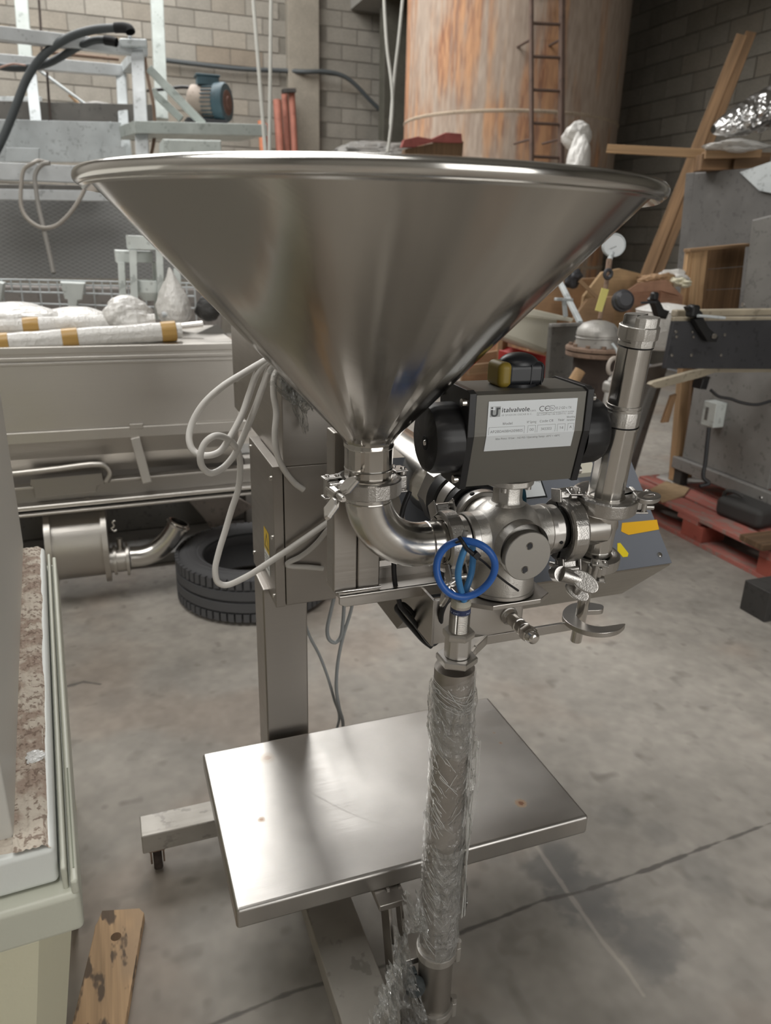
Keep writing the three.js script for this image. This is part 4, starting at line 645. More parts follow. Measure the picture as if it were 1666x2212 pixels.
{
  const yT = [0.1034,0.7927,0.1][1], yB = 0.245, w = thing('stretch_film', 'crumpled clear stretch film wrapped round the front column', 'plastic film', [CX, yB, CZ]);
  const sleeve = (r0, amp, s, twist, y0 = yB, y1 = yT) => filmSheet(150, 72, (i, j) => { const a = j * Math.PI * 2, y = lerp(y0, y1, i) + (i > 0.97 ? 0.012 * Math.sin(a + 0.6) : 0); const q = j + i * twist, k = ridge(q * 3 - Math.floor(q * 3 / 3) * 0, i * 9 - j * 5, s, 2.2); const r = r0 + amp * Math.pow(k, 1.6) * (1 - 0.5 * Math.abs(j - 0.5)); return [CX + r * Math.sin(a), y, CZ + r * Math.cos(a)]; });
  part('film_sleeve', sleeve(CR + 0.0005, 0.003, 201, 1.2), M.film, w);
  part('film_sleeve', sleeve(CR + 0.0008, 0.0055, 231, -2, yB + 0.02, yB + 0.3), M.film, w);
  const fl = [[0.1485,0.3364,0.1],[0.1382,0.5184,0.1],[0.1329,0.6457,0.1],[0.1348,0.6881,0.1]], fr = [[0.1405,0.3257,0.1],[0.1479,0.4967,0.1],[0.1557,0.5958,0.1],[0.1542,0.6819,0.1]];
  part('film_flap', filmSheet(60, 16, (i, j) => { const k = i * (fl.length - 1), n = Math.min(Math.floor(k), fl.length - 2), t = k - n; const a = V(fl[n]).lerp(V(fl[n + 1]), t), b = V(fr[n]).lerp(V(fr[n + 1]), t), q = a.lerp(b, j); q.z += 0.018 * (ridge(j * 2, i * 5, 251, 2) - 0.5) + 0.01 * Math.sin(j * 5); q.x += 0.004 * Math.sin(i * 22); return q.toArray(); }), M.filmMilky, w);
  // gathered creases that run slantwise round the sleeve and along the flap
  const cr = []; for (let k = 0; k < 120; k++) {
    const left = rnd() < 0.75, a0 = left ? rr(-2.0, -0.5) : rr(0.0, 1.6), y0 = lerp(yB, yT, rnd()), n = Math.floor(rr(4, 7)), da = rr(0.08, 0.2) * (left ? 1 : -0.8), dy = rr(0.0035, 0.008), pts = [];
    for (let i = 0; i < n; i++) { const a = a0 + da * i, y = Math.min(yT, Math.max(yB, y0 - dy * i + rr(-0.001, 0.001))), r = CR + 0.0015 + rr(0, 0.001); pts.push([CX + r * Math.sin(a), y, CZ + r * Math.cos(a)]); }
    cr.push(tube(pts, rr(0.0002, 0.0006), 5, n * 5));
  }
  for (let k = 0; k < 6; k++) { const pts = []; for (let i = 0; i < 12; i++) { const a = -1.9 + i * 0.34, r = CR + 0.0015; pts.push([CX + r * Math.sin(a), yT - 0.002 - k * 0.006 - 0.022 * sstep(a, -1.6, 0.4) * (1 - 0.6 * sstep(a, 0.5, 1.8)) + rr(-0.002, 0.002), CZ + r * Math.cos(a)]); } cr.push(tube(pts, rr(0.0003, 0.0007), 5, 70)); }
  // a second, slack layer over the right half of the column
  for (const [ya, yb, s, a0, a1] of [[yB + 0.005, yB + 0.24, 241, -0.5, 1.9], [yT - 0.1, yT - 0.005, 243, -1.9, 1.6]]) part('film_fold', filmSheet(80, 40, (i, j) => { const a = lerp(a0, a1, j) - 0.9 * i * (s === 241 ? 0.5 : 0), y = lerp(ya, yb, i) - (s === 243 ? 0.03 * Math.sin(j * 3.1) : 0), k = ridge(j * 3 + i * 2.4, i * 3, s, 1.6), r = CR + 0.002 + 0.007 * Math.pow(k, 2); return [CX + r * Math.sin(a), y, CZ + r * Math.cos(a)]; }), M.filmMilky, w);
  for (let k = 0; k < 7; k++) { const t = (k + 0.5) / 7, pts = []; for (let i = 0; i < fl.length; i++) { const q = V(fl[i]).lerp(V(fr[i]), clamp(t + rr(-0.1, 0.1), 0, 1)); pts.push([q.x, q.y, q.z + 0.008 + rr(0, 0.005)]); } cr.push(tube(pts, rr(0.0003, 0.0007), 5, 40)); }
  part('film_crease', cr, M.crease, w, { kind: 'stuff' });
  const p1 = thing('stretch_film', 'torn clear film tatters hanging at the bottom of the column bracket', 'plastic film', [0.0376,0.1229,0.1]);
  const tat = (pts, w0, s, dz) => { const c = new THREE.CatmullRomCurve3(pts.map((q) => V(q))); return filmSheet(50, 14, (i, j) => { const q = c.getPoint(i), w = w0[0] + (w0[1] - w0[0]) * i, x = (j - 0.5) * w; return [q.x + x + 0.006 * (ridge(i * 4, j * 3, s, 2) - 0.5), q.y + 0.01 * Math.sin(j * 9 + i * 4), q.z + dz * (ridge(i * 5, j * 4, s + 3, 2) - 0.5) + 0.012 * Math.sin(j * 6 + s)]; }); };
  part('film_tatter', tat([[0.0315,0.3347,0.1],[0.0337,0.2929,0.1],[0.0385,0.2489,0.1],[0.0454,0.1976,0.1],[0.0526,0.1389,0.1],[0.0615,0.0658,0.1]], [0.012, 0.075], 261, 0.05), M.filmMilky, p1);
  part('film_tatter', tat([[0.0303,0.2796,0.11],[0.0174,0.2428,0.11],[0.0062,0.1993,0.11],[-0.0049,0.1382,0.11]], [0.012, 0.06], 271, 0.05), M.filmMilky, p1);
  part('film_tatter', tat([[0.0441,0.4155,0.12],[0.049,0.3924,0.12],[0.0541,0.368,0.12],[0.0568,0.342,0.12]], [0.02, 0.04], 281, 0.03), M.filmMilky, p1);
  const p2 = thing('stretch_film', 'scrap of clear film stuck on the cabinet beside the hopper', 'plastic film', [-0.0059,1.1096,-0.4]);
  part('film_scrap', tat([[-0.0291,1.1705,-0.4],[-0.0184,1.1447,-0.4],[-0.0042,1.1095,-0.4],[0.0067,1.0603,-0.4]], [0.07, 0.006], 291, 0.04), M.filmMilky, p2);
  part('film_scrap', tat([[-0.0435,1.1457,-0.4],[-0.0214,1.1259,-0.4],[0.003,1.1162,-0.4],[0.0188,1.0996,-0.4]], [0.03, 0.03], 295, 0.04), M.filmMilky, p2);
}

// ------------------------------------------------------------------ plastic bin at the left, plank
{
  // built square in its own axes, then turned 3.6 degrees with its corner at the viewer's end
  const c = [-0.446, 0, 0.154], turn = new THREE.Matrix4().makeTranslation(...c).multiply(new THREE.Matrix4().makeRotationY(0.0626));
  const b = thing('plastic_bin', 'tall white plastic bin with a dusty lid at the left edge', 'bin', c);
  const P = (n, g, m, par = b, o) => part(n, join(g).applyMatrix4(turn), m, par, o);
  P('bin_body', [(() => { const s = new THREE.Shape(); s.moveTo(0.006, -0.06); s.lineTo(-0.035, 0.016); s.lineTo(-0.6, 0.016); s.lineTo(-0.6, -1.0); s.lineTo(0.006, -1.0); const g = new THREE.ExtrudeGeometry(s, { depth: 0.58, bevelEnabled: true, bevelSize: 0.006, bevelThickness: 0.004, bevelSegments: 3 }); g.rotateX(Math.PI / 2); g.translate(0, 0.585, 0); const p = g.attributes.position; for (let i = 0; i < p.count; i++) { const k = 0.14 * (0.585 - p.getY(i)); p.setX(i, p.getX(i) + (p.getX(i) > -0.2 ? -k : k)); p.setZ(i, p.getZ(i) + (p.getZ(i) > -0.5 ? -k : k)); } g.computeVertexNormals(); return g; })()], M.binBody);
  const rim = P('bin_rim', [box(-0.61, 0.021, 0.584, 0.644, -1.03, 0.024, 0.008), box(0.012, 0.021, 0.64, 0.662, -1.03, 0.022, 0.004), box(0.003, 0.0095, 0.64, 0.676, -1.02, 0.012, 0.003)], M.binRim);
  P('rim_scratch', box(0.016, 0.018, 0.6615, 0.663, -0.2, 0.0, 0), std({ color: 0x8d9080, roughness: 0.8 }), rim);
  const lid = P('bin_lid', [box(-0.6, 0, 0.645, 0.7, -1.005, 0, 0.008)], M.whitePE);
  P('lid_block', [box(-0.7, -0.045, 0.7, 1.3, -1.03, -0.032, 0.004)], M.blockPE, lid);
  const crust = filmSheet(220, 26, (i, j) => { const z = -1.0 + i * 0.997, k = fbm(i * 0.9 + 0.05, j * 0.25, 46, 46, 4, 301), edge = sstep(j, 0.55 + 0.3 * fbm(i, 0.3, 14, 14, 3, 303), 1.0), x = lerp(-0.0455, -0.004, j); return [x, 0.7003 + (1 - edge) * (0.0015 + 0.006 * k) - edge * 0.0022, z]; });
  const front = filmSheet(20, 90, (i, j) => { const z = lerp(-0.035, -0.004, i), x = lerp(-0.4, -0.01, j), k = fbm(j * 0.9, i * 0.25, 46, 46, 4, 305), edge = sstep(i, 0.25 + 0.5 * fbm(j, 0.3, 12, 12, 3, 307), 0.95); return [x, 0.7003 + (1 - edge) * (0.001 + 0.004 * k) - edge * 0.0022, z]; });
  const cr = solo('dry_crust', [join(crust).applyMatrix4(turn), join(front).applyMatrix4(turn)], M.crust, 'brown crusty dirt lying along the lid of the white bin', 'dirt', [c[0], 0.7, c[2]]); cr.userData.kind = 'stuff';
  const flake = lump(1, [0.011, 0.002, 0.014], 0.3, 1.4, 6, 311, true); for (const [x, y] of [[63, 1580], [66, 1632], [72, 1620]]) { }
  solo('film_flake', mv(lump(1, [0.012, 0.003, 0.012], 0.5, 1.6, 8, 313, true), ...[-0.4781,0.706,-0.0296]), phy({ color: 0xdcdcda, roughness: 0.25 }), 'small shiny film flake on the crusty bin lid', 'flake', [-0.4794,0.7,-0.0381]);
  solo('yellow_lath', beam([-0.5154,0.22,-0.7594], [-0.5208,0,-0.7843], 0.01, 0.035, UP, 0.002), M.yellowBar, 'pale yellow lath standing behind the white bin', 'lath', [-0.522,0,-0.7883]);
  solo('grey_strip', beam([-0.4832,0.25,-0.2782], [-0.5082,0,-0.3968], 0.012, 0.012, UP, 0.002), M.paintGrey, 'thin grey strip beside the corner of the white bin', 'strip', [-0.5082,0,-0.3968]);
}
{
  const a = [[-0.4509,0.024,-0.3967],[-0.3775,0.024,-0.378],[-0.3697,0.024,-0.364],[-0.3736,0.024,-0.3455],[-0.4228,0.024,-0.0944],[-0.5108,0.024,-0.1249],[-0.4669,0.024,-0.345],[-0.465,0.024,-0.3622],[-0.4595,0.024,-0.3724]];
  const g = new THREE.ExtrudeGeometry(new THREE.Shape(a.map((p) => new THREE.Vector2(p[0], -p[2]))), { depth: 0.02, bevelEnabled: true, bevelSize: 0.002, bevelThickness: 0.002, bevelSegments: 2 });
  g.rotateX(-Math.PI / 2); g.translate(0, 0.002, 0);
  const m = std({ map: tex(512, 1024, (u, v) => { const k = 0.86 + 0.24 * (fbm(u, v, 24, 2, 4, 321) - 0.5) + 0.1 * (fbm(u, v, 80, 4, 2, 323) - 0.5); let c = [222 * k, 186 * k, 146 * k]; const s = fbm(u, v, 14, 9, 4, 325); c = mix3(c, [176, 150, 122], sstep(fbm(u, v, 4, 4, 3, 329), 0.45, 0.7)); return mix3(c, [92, 80, 70], 0.85 * sstep(s, 0.58, 0.7)); }, { srgb: true, tile: 0.32, tileY: 0.5 }), roughness: 0.85, bumpMap: T.woodBump, bumpScale: 0.001 });
  const pl = solo('wooden_plank', g, m, 'stained light brown wooden plank lying on the floor by the white bin', 'plank', [-0.4226,0,-0.37]);
  part('nail_hole', [lathe([[0.0001, 0.0245], [0.008, 0.0245], [0.0105, 0.0243]], [-0.4259,0,-0.3211], UP, 16)], M.woodDark, pl);
}
// ------------------------------------------------------------------ tyre
{
  const c = [0.165, 0, -1.9], t = thing('car_tyre', 'worn black car tyre lying flat on the floor below the mixer', 'tyre', c);
  const R = 0.312, h = 0.205;
  part('carcass', lathe([[0.2, 0.03], [0.21, 0.018], [0.24, 0.006], [0.272, 0.003], [0.288, 0.01], [0.3, 0.022], [0.3, h - 0.022], [0.288, h - 0.01], [0.272, h - 0.003], [0.262, h - 0.0045], [0.258, h - 0.002], [0.24, h - 0.004], [0.226, h - 0.011], [0.222, h - 0.009], [0.21, h - 0.018], [0.202, h - 0.026], [0.2, h - 0.03], [0.216, h - 0.05], [0.262, h / 2], [0.216, 0.05], [0.2, 0.03]], c, UP, 120), M.rubber, t);
  part('bead', lathe([[0.199, h - 0.03], [0.203, h - 0.024], [0.207, h - 0.022], [0.208, h - 0.03]], c, UP, 90), M.rubberDark, t);
  const ribs = []; for (const [y0, y1] of [[0.058, 0.096], [0.107, 0.145]]) ribs.push(lathe([[0.298, y0], [R, y0 + 0.001], [R, y1 - 0.001], [0.298, y1]], c, UP, 120));
  part('tread_rib', ribs, M.rubber, t);
  const lug = []; const N = 66; for (let k = 0; k < N; k++) for (const [y0, y1, sk] of [[0.018, 0.05, -0.02], [h - 0.052, h - 0.014, 0.02]]) { const a = (k / N) * Math.PI * 2, g = prep(new THREE.BoxGeometry(0.022, y1 - y0, 0.014)); g.translate(0, 0, 0.305); g.rotateY(a + (sk > 0 ? 0.02 : 0)); g.translate(c[0], (y0 + y1) / 2, c[2]); lug.push(g); }
  const lg = part('tread_lug', lug, M.rubber, t); lg.userData.kind = 'stuff';
}
// ------------------------------------------------------------------ ribbon mixer behind the tyre and what lies on it
const MZ = -2.0;
{
  const mx = thing('trough_mixer', 'long stainless trough mixer with curved belly behind the tyre', 'mixer', [-0.6, 0, -2.4]);
  const X0 = -1.7, X1 = 0.142;
  part('trough', prismX([[MZ, 0.985], [MZ, 0.705], [MZ + 0.004, 0.68], [MZ - 0.02, 0.6], [MZ - 0.07, 0.52], [MZ - 0.16, 0.45], [MZ - 0.3, 0.42], [MZ - 0.45, 0.45], [MZ - 0.56, 0.54], [MZ - 0.6, 0.7], [MZ - 0.6, 0.985]], X0, X1, 0.002), M.mixer, mx);
  part('top_rim', [box(X0, X1 + 0.006, 0.985, 1.012, MZ - 0.62, MZ + 0.006, 0.004), box(X0, X1 + 0.004, 0.962, 0.976, MZ - 0.01, MZ + 0.01, 0.003), box(X0, X1 + 0.004, 0.946, 0.958, MZ - 0.01, MZ + 0.008, 0.003)], M.mixer, mx);
  part('front_flange', [beam([X0, 0.688, MZ + 0.006], [0.19, 0.688, MZ + 0.006], 0.022, 0.042, UP, 0.003)], M.mixer, mx);
  part('brace', [beam([-0.2535,0.6671,-1.985], [-0.225,0.4929,-1.96], 0.035, 0.03, [0, 0, 1], 0.002), box(-0.27, -0.22, 0.7, 0.72, MZ - 0.005, MZ + 0.018, 0.002)], M.mixer, mx);
  const tilt = (g) => g.rotateZ(0.012).translate(0, 0.02, 0.04);
  const rail = part('base_rail', tilt(box(X0, 0.3, 0.398, 0.49, MZ - 0.05, MZ - 0.044, 0.001)), M.mixerDark, mx);
  part('rail_flange', tilt(box(X0, 0.3, 0.39, 0.4, MZ - 0.045, MZ + 0.025, 0.003)), M.mixer, rail);
  part('rail_flange', tilt(box(X0, 0.3, 0.405, 0.424, MZ - 0.044, MZ + 0.004, 0.008)), M.mixer, rail);
  part('rail_flange', tilt(box(X0, 0.3, 0.484, 0.493, MZ - 0.07, MZ - 0.02, 0.002)), M.mixer, rail);
  for (const [x, y] of [[110, 1086], [196, 1075]]) part('rail_bolt', lathe([[0.008, 0], [0.007, 0.004], [0.0001, 0.006]], [-0.5774,0.43,-2].map((v, i) => (i === 0 ? (x === 110 ? v : v + 0.13) : i === 1 ? (x === 110 ? v : v + 0.004) : v)), [0, 0, 1], 14), M.mixer, mx);
  part('hand_rail', tube([[-0.7889,0.5641,-1.955],[-0.6677,0.568,-1.955],[-0.5428,0.5739,-1.955],[-0.406,0.5811,-1.955],[-0.3693,0.5728,-1.955],[-0.3557,0.5425,-1.955],[-0.3719,0.5108,-1.955]], 0.011, 10, 80), M.mixer, mx);
  part('discharge_hatch', [slab([[-0.6328,0.5358,-1.97],[-0.3854,0.5405,-1.97],[-0.3798,0.4958,-1.97],[-0.4068,0.4908,-1.97],[-0.4122,0.469,-1.97],[-0.6261,0.4631,-1.97],[-0.627,0.5066,-1.97],[-0.6385,0.5148,-1.97]], 0.05, 0.002)], M.mixerDark, mx);
  // discharge drum with two flanges and a side outlet
  const dy = 0.235, dz = -2.08, x0 = -0.6, x1 = -0.41;
  part('discharge_drum', [lathe([[0.148, 0], [0.148, x1 - x0]], [x0, dy, dz], [1, 0, 0], 64), lathe([[0.0001, x1 - x0], [0.14, x1 - x0]], [x0, dy, dz], [1, 0, 0], 48)], M.mixer, mx);
  part('drum_flange', lathe([[0.1, 0], [0.172, 0], [0.172, 0.022], [0.1, 0.022]], [x0 - 0.012, dy, dz], [1, 0, 0], 64), M.mixer, mx);
  part('drum_flange', [lathe([[0.1, 0], [0.176, 0], [0.176, 0.02], [0.0001, 0.02]], [x1, dy, dz], [1, 0, 0], 64)], M.mixer, mx);
  part('wing_screw', [tube([[-0.3733,0.3208,-1.95],[-0.3622,0.3311,-1.95],[-0.3658,0.3468,-1.95],[-0.3551,0.3533,-1.95]], 0.004, 8, 24), tube([[-0.3718,0.3187,-1.95],[-0.3625,0.3099,-1.95],[-0.3537,0.3128,-1.95]], 0.004, 8, 20)], M.bright, mx);
  const o = [-0.3481,0.1679,-2];
  part('outlet_valve', [rod([x1 + 0.01, o[1], o[2]], [o[0] + 0.02, o[1], o[2]], 0.05, 0.05, 32), lathe([[0.04, 0], [0.068, 0.001], [0.068, 0.012], [0.04, 0.014]], [o[0] + 0.018, o[1], o[2]], [1, 0, 0], 32), lathe([[0.04, 0], [0.06, 0.001], [0.06, 0.012], [0.04, 0.014]], [o[0] - 0.03, o[1], o[2]], [1, 0, 0], 32), rod([o[0], o[1] + 0.04, o[2]], [o[0], o[1] + 0.09, o[2]], 0.012)], M.mixer, mx);
  const elbow = [[-0.3124,0.1777,-1.99],[-0.2626,0.1775,-1.99],[-0.2149,0.192,-1.99],[-0.1728,0.2234,-1.99],[-0.1412,0.2602,-1.99],[-0.1207,0.2941,-1.99]];
  part('outlet_elbow', [tube(elbow, 0.042, 28, 60)], M.pipe, mx);
  part('elbow_ferrule', lathe([[0.04, 0], [0.049, 0.001], [0.05, 0.01], [0.043, 0.014], [0.043, 0.02], [0.04, 0.021], [0.036, 0.021], [0.036, 0]], [-0.1229,0.2883,-1.99], [0.5, 1, 0], 32), M.pipe, mx);
  part('stand_leg', [box(-1.3, -1.22, 0, 0.41, -2.55, -2.47, 0.003), box(-1.3, -1.22, 0, 0.41, -2.06, -1.98, 0.003), box(0.24, 0.3, 0, 0.41, -2.55, -2.49, 0.003), box(0.3, 0.36, 0, 0.41, -2.08, -2.02, 0.003)], M.mixerDark, mx);
}
solo('rubber_mat', slab([[-0.053,0.2645,-2.45],[0.0192,0.2805,-2.45],[0.21,0.2214,-2.45],[0.2702,0.1757,-2.45],[0.0944,0.0877,-2.45],[0.0558,0.0966,-2.45],[0.0327,0.1459,-2.45]], 0.02, 0.003), std({ color: 0x8d847c, roughness: 0.9, map: T.grime }), 'dusty brown mat piece leaning under the mixer behind the tyre', 'mat', [0.0622,0.0959,-2.45]);
solo('concrete_slab', box(-0.95, 0.75, 0, 0.05, -3.0, -2.3, 0.01), M.paintGreyLight, 'flat dusty slab on the floor under the mixer', 'slab', [0.2, 0, -2.7]);
solo('added_shade_box', box(-0.95, 0.6, 0.05, 0.4, -2.8, -2.62, 0.01), M.paintGrey, 'added grey box standing in for the shade under the mixer', 'crate', [0.2, 0, -3.2]);  // added box whose grey fills in the shade below the mixer
{ // long tubes wrapped in film with tape round them
  const roll = (label, a, b, r, bands, cap) => {
    const t = thing('wrapped_tube', label, 'wrapped tube', a, 'film-wrapped tubes on the mixer');
    const A = V(a), B = V(b), D = B.clone().sub(A), l = D.length(), prof = [[0.0001, 0]]; for (let k = 0; k <= 60; k++) prof.push([r * (1 + 0.09 * (vn(k * 0.37, 3, 4096, 4096, 331 + bands.length) - 0.5) + (k < 3 || k > 57 ? -0.12 : 0)), (k / 60) * l]); prof.push([0.0001, l]);
    part('film_cover', lathe(prof, a, D.toArray(), 28), M.plasticSheet, t);
    for (const k of bands) part('tape_band', lathe([[r * 0.96, k - 0.028], [r * 1.06, k - 0.026], [r * 1.07, k], [r * 1.06, k + 0.026], [r * 0.96, k + 0.028]], a, D.toArray(), 28), M.kraftTape, t, { label: 'brown tape band' });
    return t;
  };
  const A1 = [-0.8609,1.0584,-2.16], B1 = [-0.1364,1.081,-2.16], A2 = [-0.852,1.0078,-2.05], B2 = [-0.0479,1.0529,-2.07];
  const dist = (a, q) => Math.hypot(q[0] - a[0], q[1] - a[1], q[2] - a[2]);
  roll('upper long film-wrapped tube on the mixer with one tape band at left', A1, B1, 0.03, [dist(A1, [-0.5767,1.0742,-2.16])]);
  roll('front long film-wrapped tube on the mixer, taped near its right end', A2, B2, 0.036, [dist(A2, [-0.4445,1.0304,-2.06]), dist(A2, [-0.0961,1.056,-2.065]), dist(A2, [-0.6743,1.015,-2.05])]);
  const bag = (label, px, s, sd, amp = 0.16) => solo('plastic_bag', mv(lump(1, s, amp, 1.0, 32, sd), ...px), M.plasticSheet, label, 'plastic bag', px, { group: undefined });
  bag('flat white plastic bag bulging on the mixer at the left edge', [-0.6521,1.0862,-2.3], [0.17, 0.055, 0.14], 341);
  bag('white plastic bag on the mixer under the funnel', [-0.4333,1.0703,-2.35], [0.13, 0.05, 0.12], 343);
  bag('crumpled white plastic bag lying on the wrapped tube ends', [-0.2367,1.0868,-2.2], [0.1, 0.085, 0.1], 345, 0.24);
  const cone = lump(1, [0.085, 0.12, 0.085], 0.18, 1.2, 24, 347); { const p = cone.attributes.position; for (let i = 0; i < p.count; i++) { const k = 1 - 0.75 * sstep(p.getY(i), -0.08, 0.13); p.setX(i, p.getX(i) * k); p.setZ(i, p.getZ(i) * k); } cone.computeVertexNormals(); }
  solo('plastic_bag', mv(cone, ...[-0.0462,1.1403,-2.4]), M.plasticSheet, 'pointed white bag standing right of the white stools', 'plastic bag', [-0.053,1.0424,-2.4]);
  const bowl = [-0.1276,1.1763,-2.5];
  solo('bowl', lathe([[0.0001, -0.045], [0.03, -0.045], [0.058, -0.01], [0.06, 0.035], [0.056, 0.038], [0.05, 0.03], [0.0001, -0.03]], bowl, UP, 40), M.paintWhite, 'round white bowl between the legs of the white stools', 'bowl', bowl);
  solo('steel_bar', [rod([-0.0346,1.0543,-2.2], [0.049,1.0622,-2.2], 0.013, 0.013, 20)], M.bright, 'short bright steel bar on the mixer right of the tubes', 'bar', [0.007,1.0573,-2.2]);
  solo('steel_bar', [rod([-0.0951,1.0854,-2.35], [-0.0318,1.0923,-2.35], 0.012, 0.012, 20)], M.aluminium, 'short pale bar behind the taped tube end on the mixer', 'bar', [-0.0654,1.0888,-2.35]);
  solo('dark_cloth', mv(lump(1, [0.05, 0.05, 0.05], 0.25, 1.2, 12, 349), ...[0.096,1.102,-2.4]), M.darkBag, 'dark cloth bundle at the right end of the mixer top', 'cloth', [0.0937,1.0598,-2.4]);
  solo('cardboard_scrap', slab([[-0.0233,0.9872,-2.3],[0.1217,1.0508,-2.3],[0.1761,0.9833,-2.3],[0.1173,0.9653,-2.3]], 0.01, 0.001), M.paintGrey, 'grey scraps heaped at the right end of the mixer top', 'scrap', [0.0796,0.9757,-2.3]);
  // two white stools (frames)
  for (const [label, z, top, legs] of [
    ['lower white steel stool frame standing left on the mixer', -2.55, [[-0.2494,1.3286,-2.55],[-0.0995,1.324,-2.55],[-0.1027,1.2829,-2.55],[-0.2485,1.2791,-2.55]], [[-0.2298,1.2831,-2.55],[-0.2396,1.0483,-2.55],[-0.0912,1.285,-2.55],[-0.0978,1.0468,-2.55]]],
    ['taller white steel stool frame standing right on the mixer', -2.45, [[-0.1985,1.3901,-2.45],[-0.0244,1.3872,-2.45],[-0.028,1.3348,-2.45],[-0.1979,1.3352,-2.45]], [[-0.1836,1.3337,-2.45],[-0.198,1.0579,-2.45],[-0.0798,1.3357,-2.45],[-0.0893,1.0568,-2.45],[-0.0142,1.2636,-2.45],[-0.0168,1.056,-2.45]]],
  ]) { const t = thing('stool_frame', label, 'stool', [legs[1][0], legs[1][1], z], 'white stool frames on the mixer'); part('stool_apron', [slab(top, 0.22, 0.003)], M.paintWhite, t); for (let k = 0; k < legs.length; k += 2) part('stool_leg', beam(legs[k], legs[k + 1], 0.028, 0.028, [0, 0, 1], 0.003), M.paintWhite, t); }
}
// ------------------------------------------------------------------ frame, hoses and motor behind the mixer
{
  const D = 4.9, al = thing('machine_frame', 'white aluminium machine frame with long beams and a motor shelf at upper left', 'frame', [-0.8788,1.0985,-4.8117]);
  const B = (n, a, b, w, h, m = M.aluminium) => part(n, beam(a, b, w, h, UP, 0.004), m, al);
  B('frame_beam', [-0.9035,2.5375,-4.9235], [0.1349,2.6055,-5.3549], 0.08, 0.075);
  B('frame_beam', [-1.009,2.5267,-5.7543], [0.0287,2.6081,-6.1912], 0.08, 0.08);
  B('frame_beam', [-0.9567,1.7196,-4.3996], [-0.3232,1.732,-4.5072], 0.09, 0.095);
  B('frame_beam', [-0.9699,1.5899,-4.3543], [-0.1987,1.6128,-4.4711], 0.07, 0.06);
  B('cross_beam', [0.0446,2.6293,-6.1934], [0.1239,2.6175,-5.3636], 0.07, 0.07, M.galvanised);
  B('frame_leg', [0.0844,2.5869,-5.3098], [0.0366,1.852,-4.8729], 0.085, 0.07);
  B('frame_leg', [0.0057,2.5867,-6.1915], [-0.0316,1.9196,-5.8337], 0.075, 0.07, M.galvanised);
  B('frame_leg', [-0.6476,2.5234,-5.9581], [-0.6343,1.8293,-5.4571], 0.075, 0.07, M.galvanised);
  B('brace', [0.1537,2.4899,-5.3031], [0.5076,2.1528,-5.2668], 0.07, 0.05, M.paintGreenWhite);
  B('brace', [0.1848,2.3966,-5.5961], [0.3841,2.2155,-5.5648], 0.07, 0.05, M.paintGreenWhite);
  B('motor_shelf', [-0.0586,2.0621,-5.1036], [0.8811,2.1299,-5.3448], 0.5, 0.075, M.paintGreenWhite);
  B('shelf_post', [-0.0305,2.0551,-5.5449], [-0.0307,1.8936,-5.4824], 0.06, 0.06, M.galvanised);
  part('rail_rod', [rod([-0.5414,2.5593,-5.4776], [-0.029,2.6106,-5.7593], 0.012, 0.012, 12)], M.rustIron, al);
  part('shelf_box', [slab([[0.1276,1.9431,-4.3],[0.4806,1.9571,-4.3],[0.4809,1.8465,-4.3],[0.119,1.8269,-4.3]], 0.3, 0.01)], M.paintGreenWhite, al);
  part('fitting_block', [beam([-0.0339,2.6178,-5.2526], [0.1487,2.6283,-5.2449], 0.06, 0.05, UP, 0.01), rod([0.0379,2.6524,-5.239], [0.0409,2.6822,-5.2494], 0.012)], M.galvanised, al);
  const tr = thing('galvanised_trough', 'open galvanised trough behind the frame legs at upper left', 'trough', [-0.5151,1.9502,-6.1409]);
  part('trough_side', [slab([[-1.0042,2.0823,-5.2],[-0.0681,2.1241,-5.2],[-0.091,1.8694,-5.2],[-1.0424,1.8188,-5.2]], 0.03, 0.003)], M.galvanised, tr);
  part('trough_lip', beam([-1.2886,2.5642,-8.0328], [-0.6647,2.5805,-7.8046], 0.03, 0.04, UP, 0.003), M.galvanised, tr); part('trough_back', slab([[-1.0734,2.2949,-6],[0.234,2.3617,-6],[0.2069,2.2412,-6],[-1.0941,2.1522,-6]], 0.03, 0.003), M.paintGrey, tr);
  part('trough_plate', slab([[-0.2073,1.9575,-5.1],[-0.0558,1.9577,-5.1],[-0.0641,1.8635,-5.1],[-0.2172,1.8553,-5.1]], 0.02), M.galvanised, tr); part('trough_plate', slab([[-0.8107,1.9044,-5],[-0.6105,1.9106,-5],[-0.6207,1.8264,-5],[-0.8281,1.8154,-5]], 0.1, 0.004), M.galvanised, tr);
  solo('rubble_heap', [mv(lump(1, [0.3, 0.09, 0.2], 0.4, 1.5, 16, 361, true), ...[-0.2285,2.3857,-6.9971])], M.paintGrey, 'grey rubble heap on the trough behind the frame', 'rubble', [-0.2332,2.3392,-6.9809]);
  solo('wooden_lath', beam([-0.4005,2.4545,-6.5202], [-0.2228,2.2696,-6.3819], 0.02, 0.02, UP, 0.002), M.woods[0], 'thin wooden lath leaning behind the frame legs', 'lath', [-0.2228,2.2696,-6.3819]);
  solo('steel_rod', rod([-0.6099,2.585,-6.3086], [-0.041,2.1957,-6.285], 0.012, 0.012, 12), M.galvanised, 'thin grey rod crossing diagonally behind the frame', 'rod', [-0.041,2.1957,-6.285]);
  const h1 = thing('rubber_hose', 'upper black rubber hose curving over the frame to its fitting', 'hose', [-0.8231,1.8761,-4.7509]);
  part('hose_run', tube([...[[-0.9092,1.8099,-4.9848],[-0.807,1.9822,-5.0131],[-0.7218,2.1539,-5.0476],[-0.6366,2.3257,-5.0821],[-0.5515,2.441,-5.0947],[-0.4404,2.5343,-5.0891],[-0.3209,2.5996,-5.0694],[-0.1901,2.637,-5.0347],[-0.0474,2.652,-4.9869]]], 0.026, 12, 90), M.hoseBlack, h1);
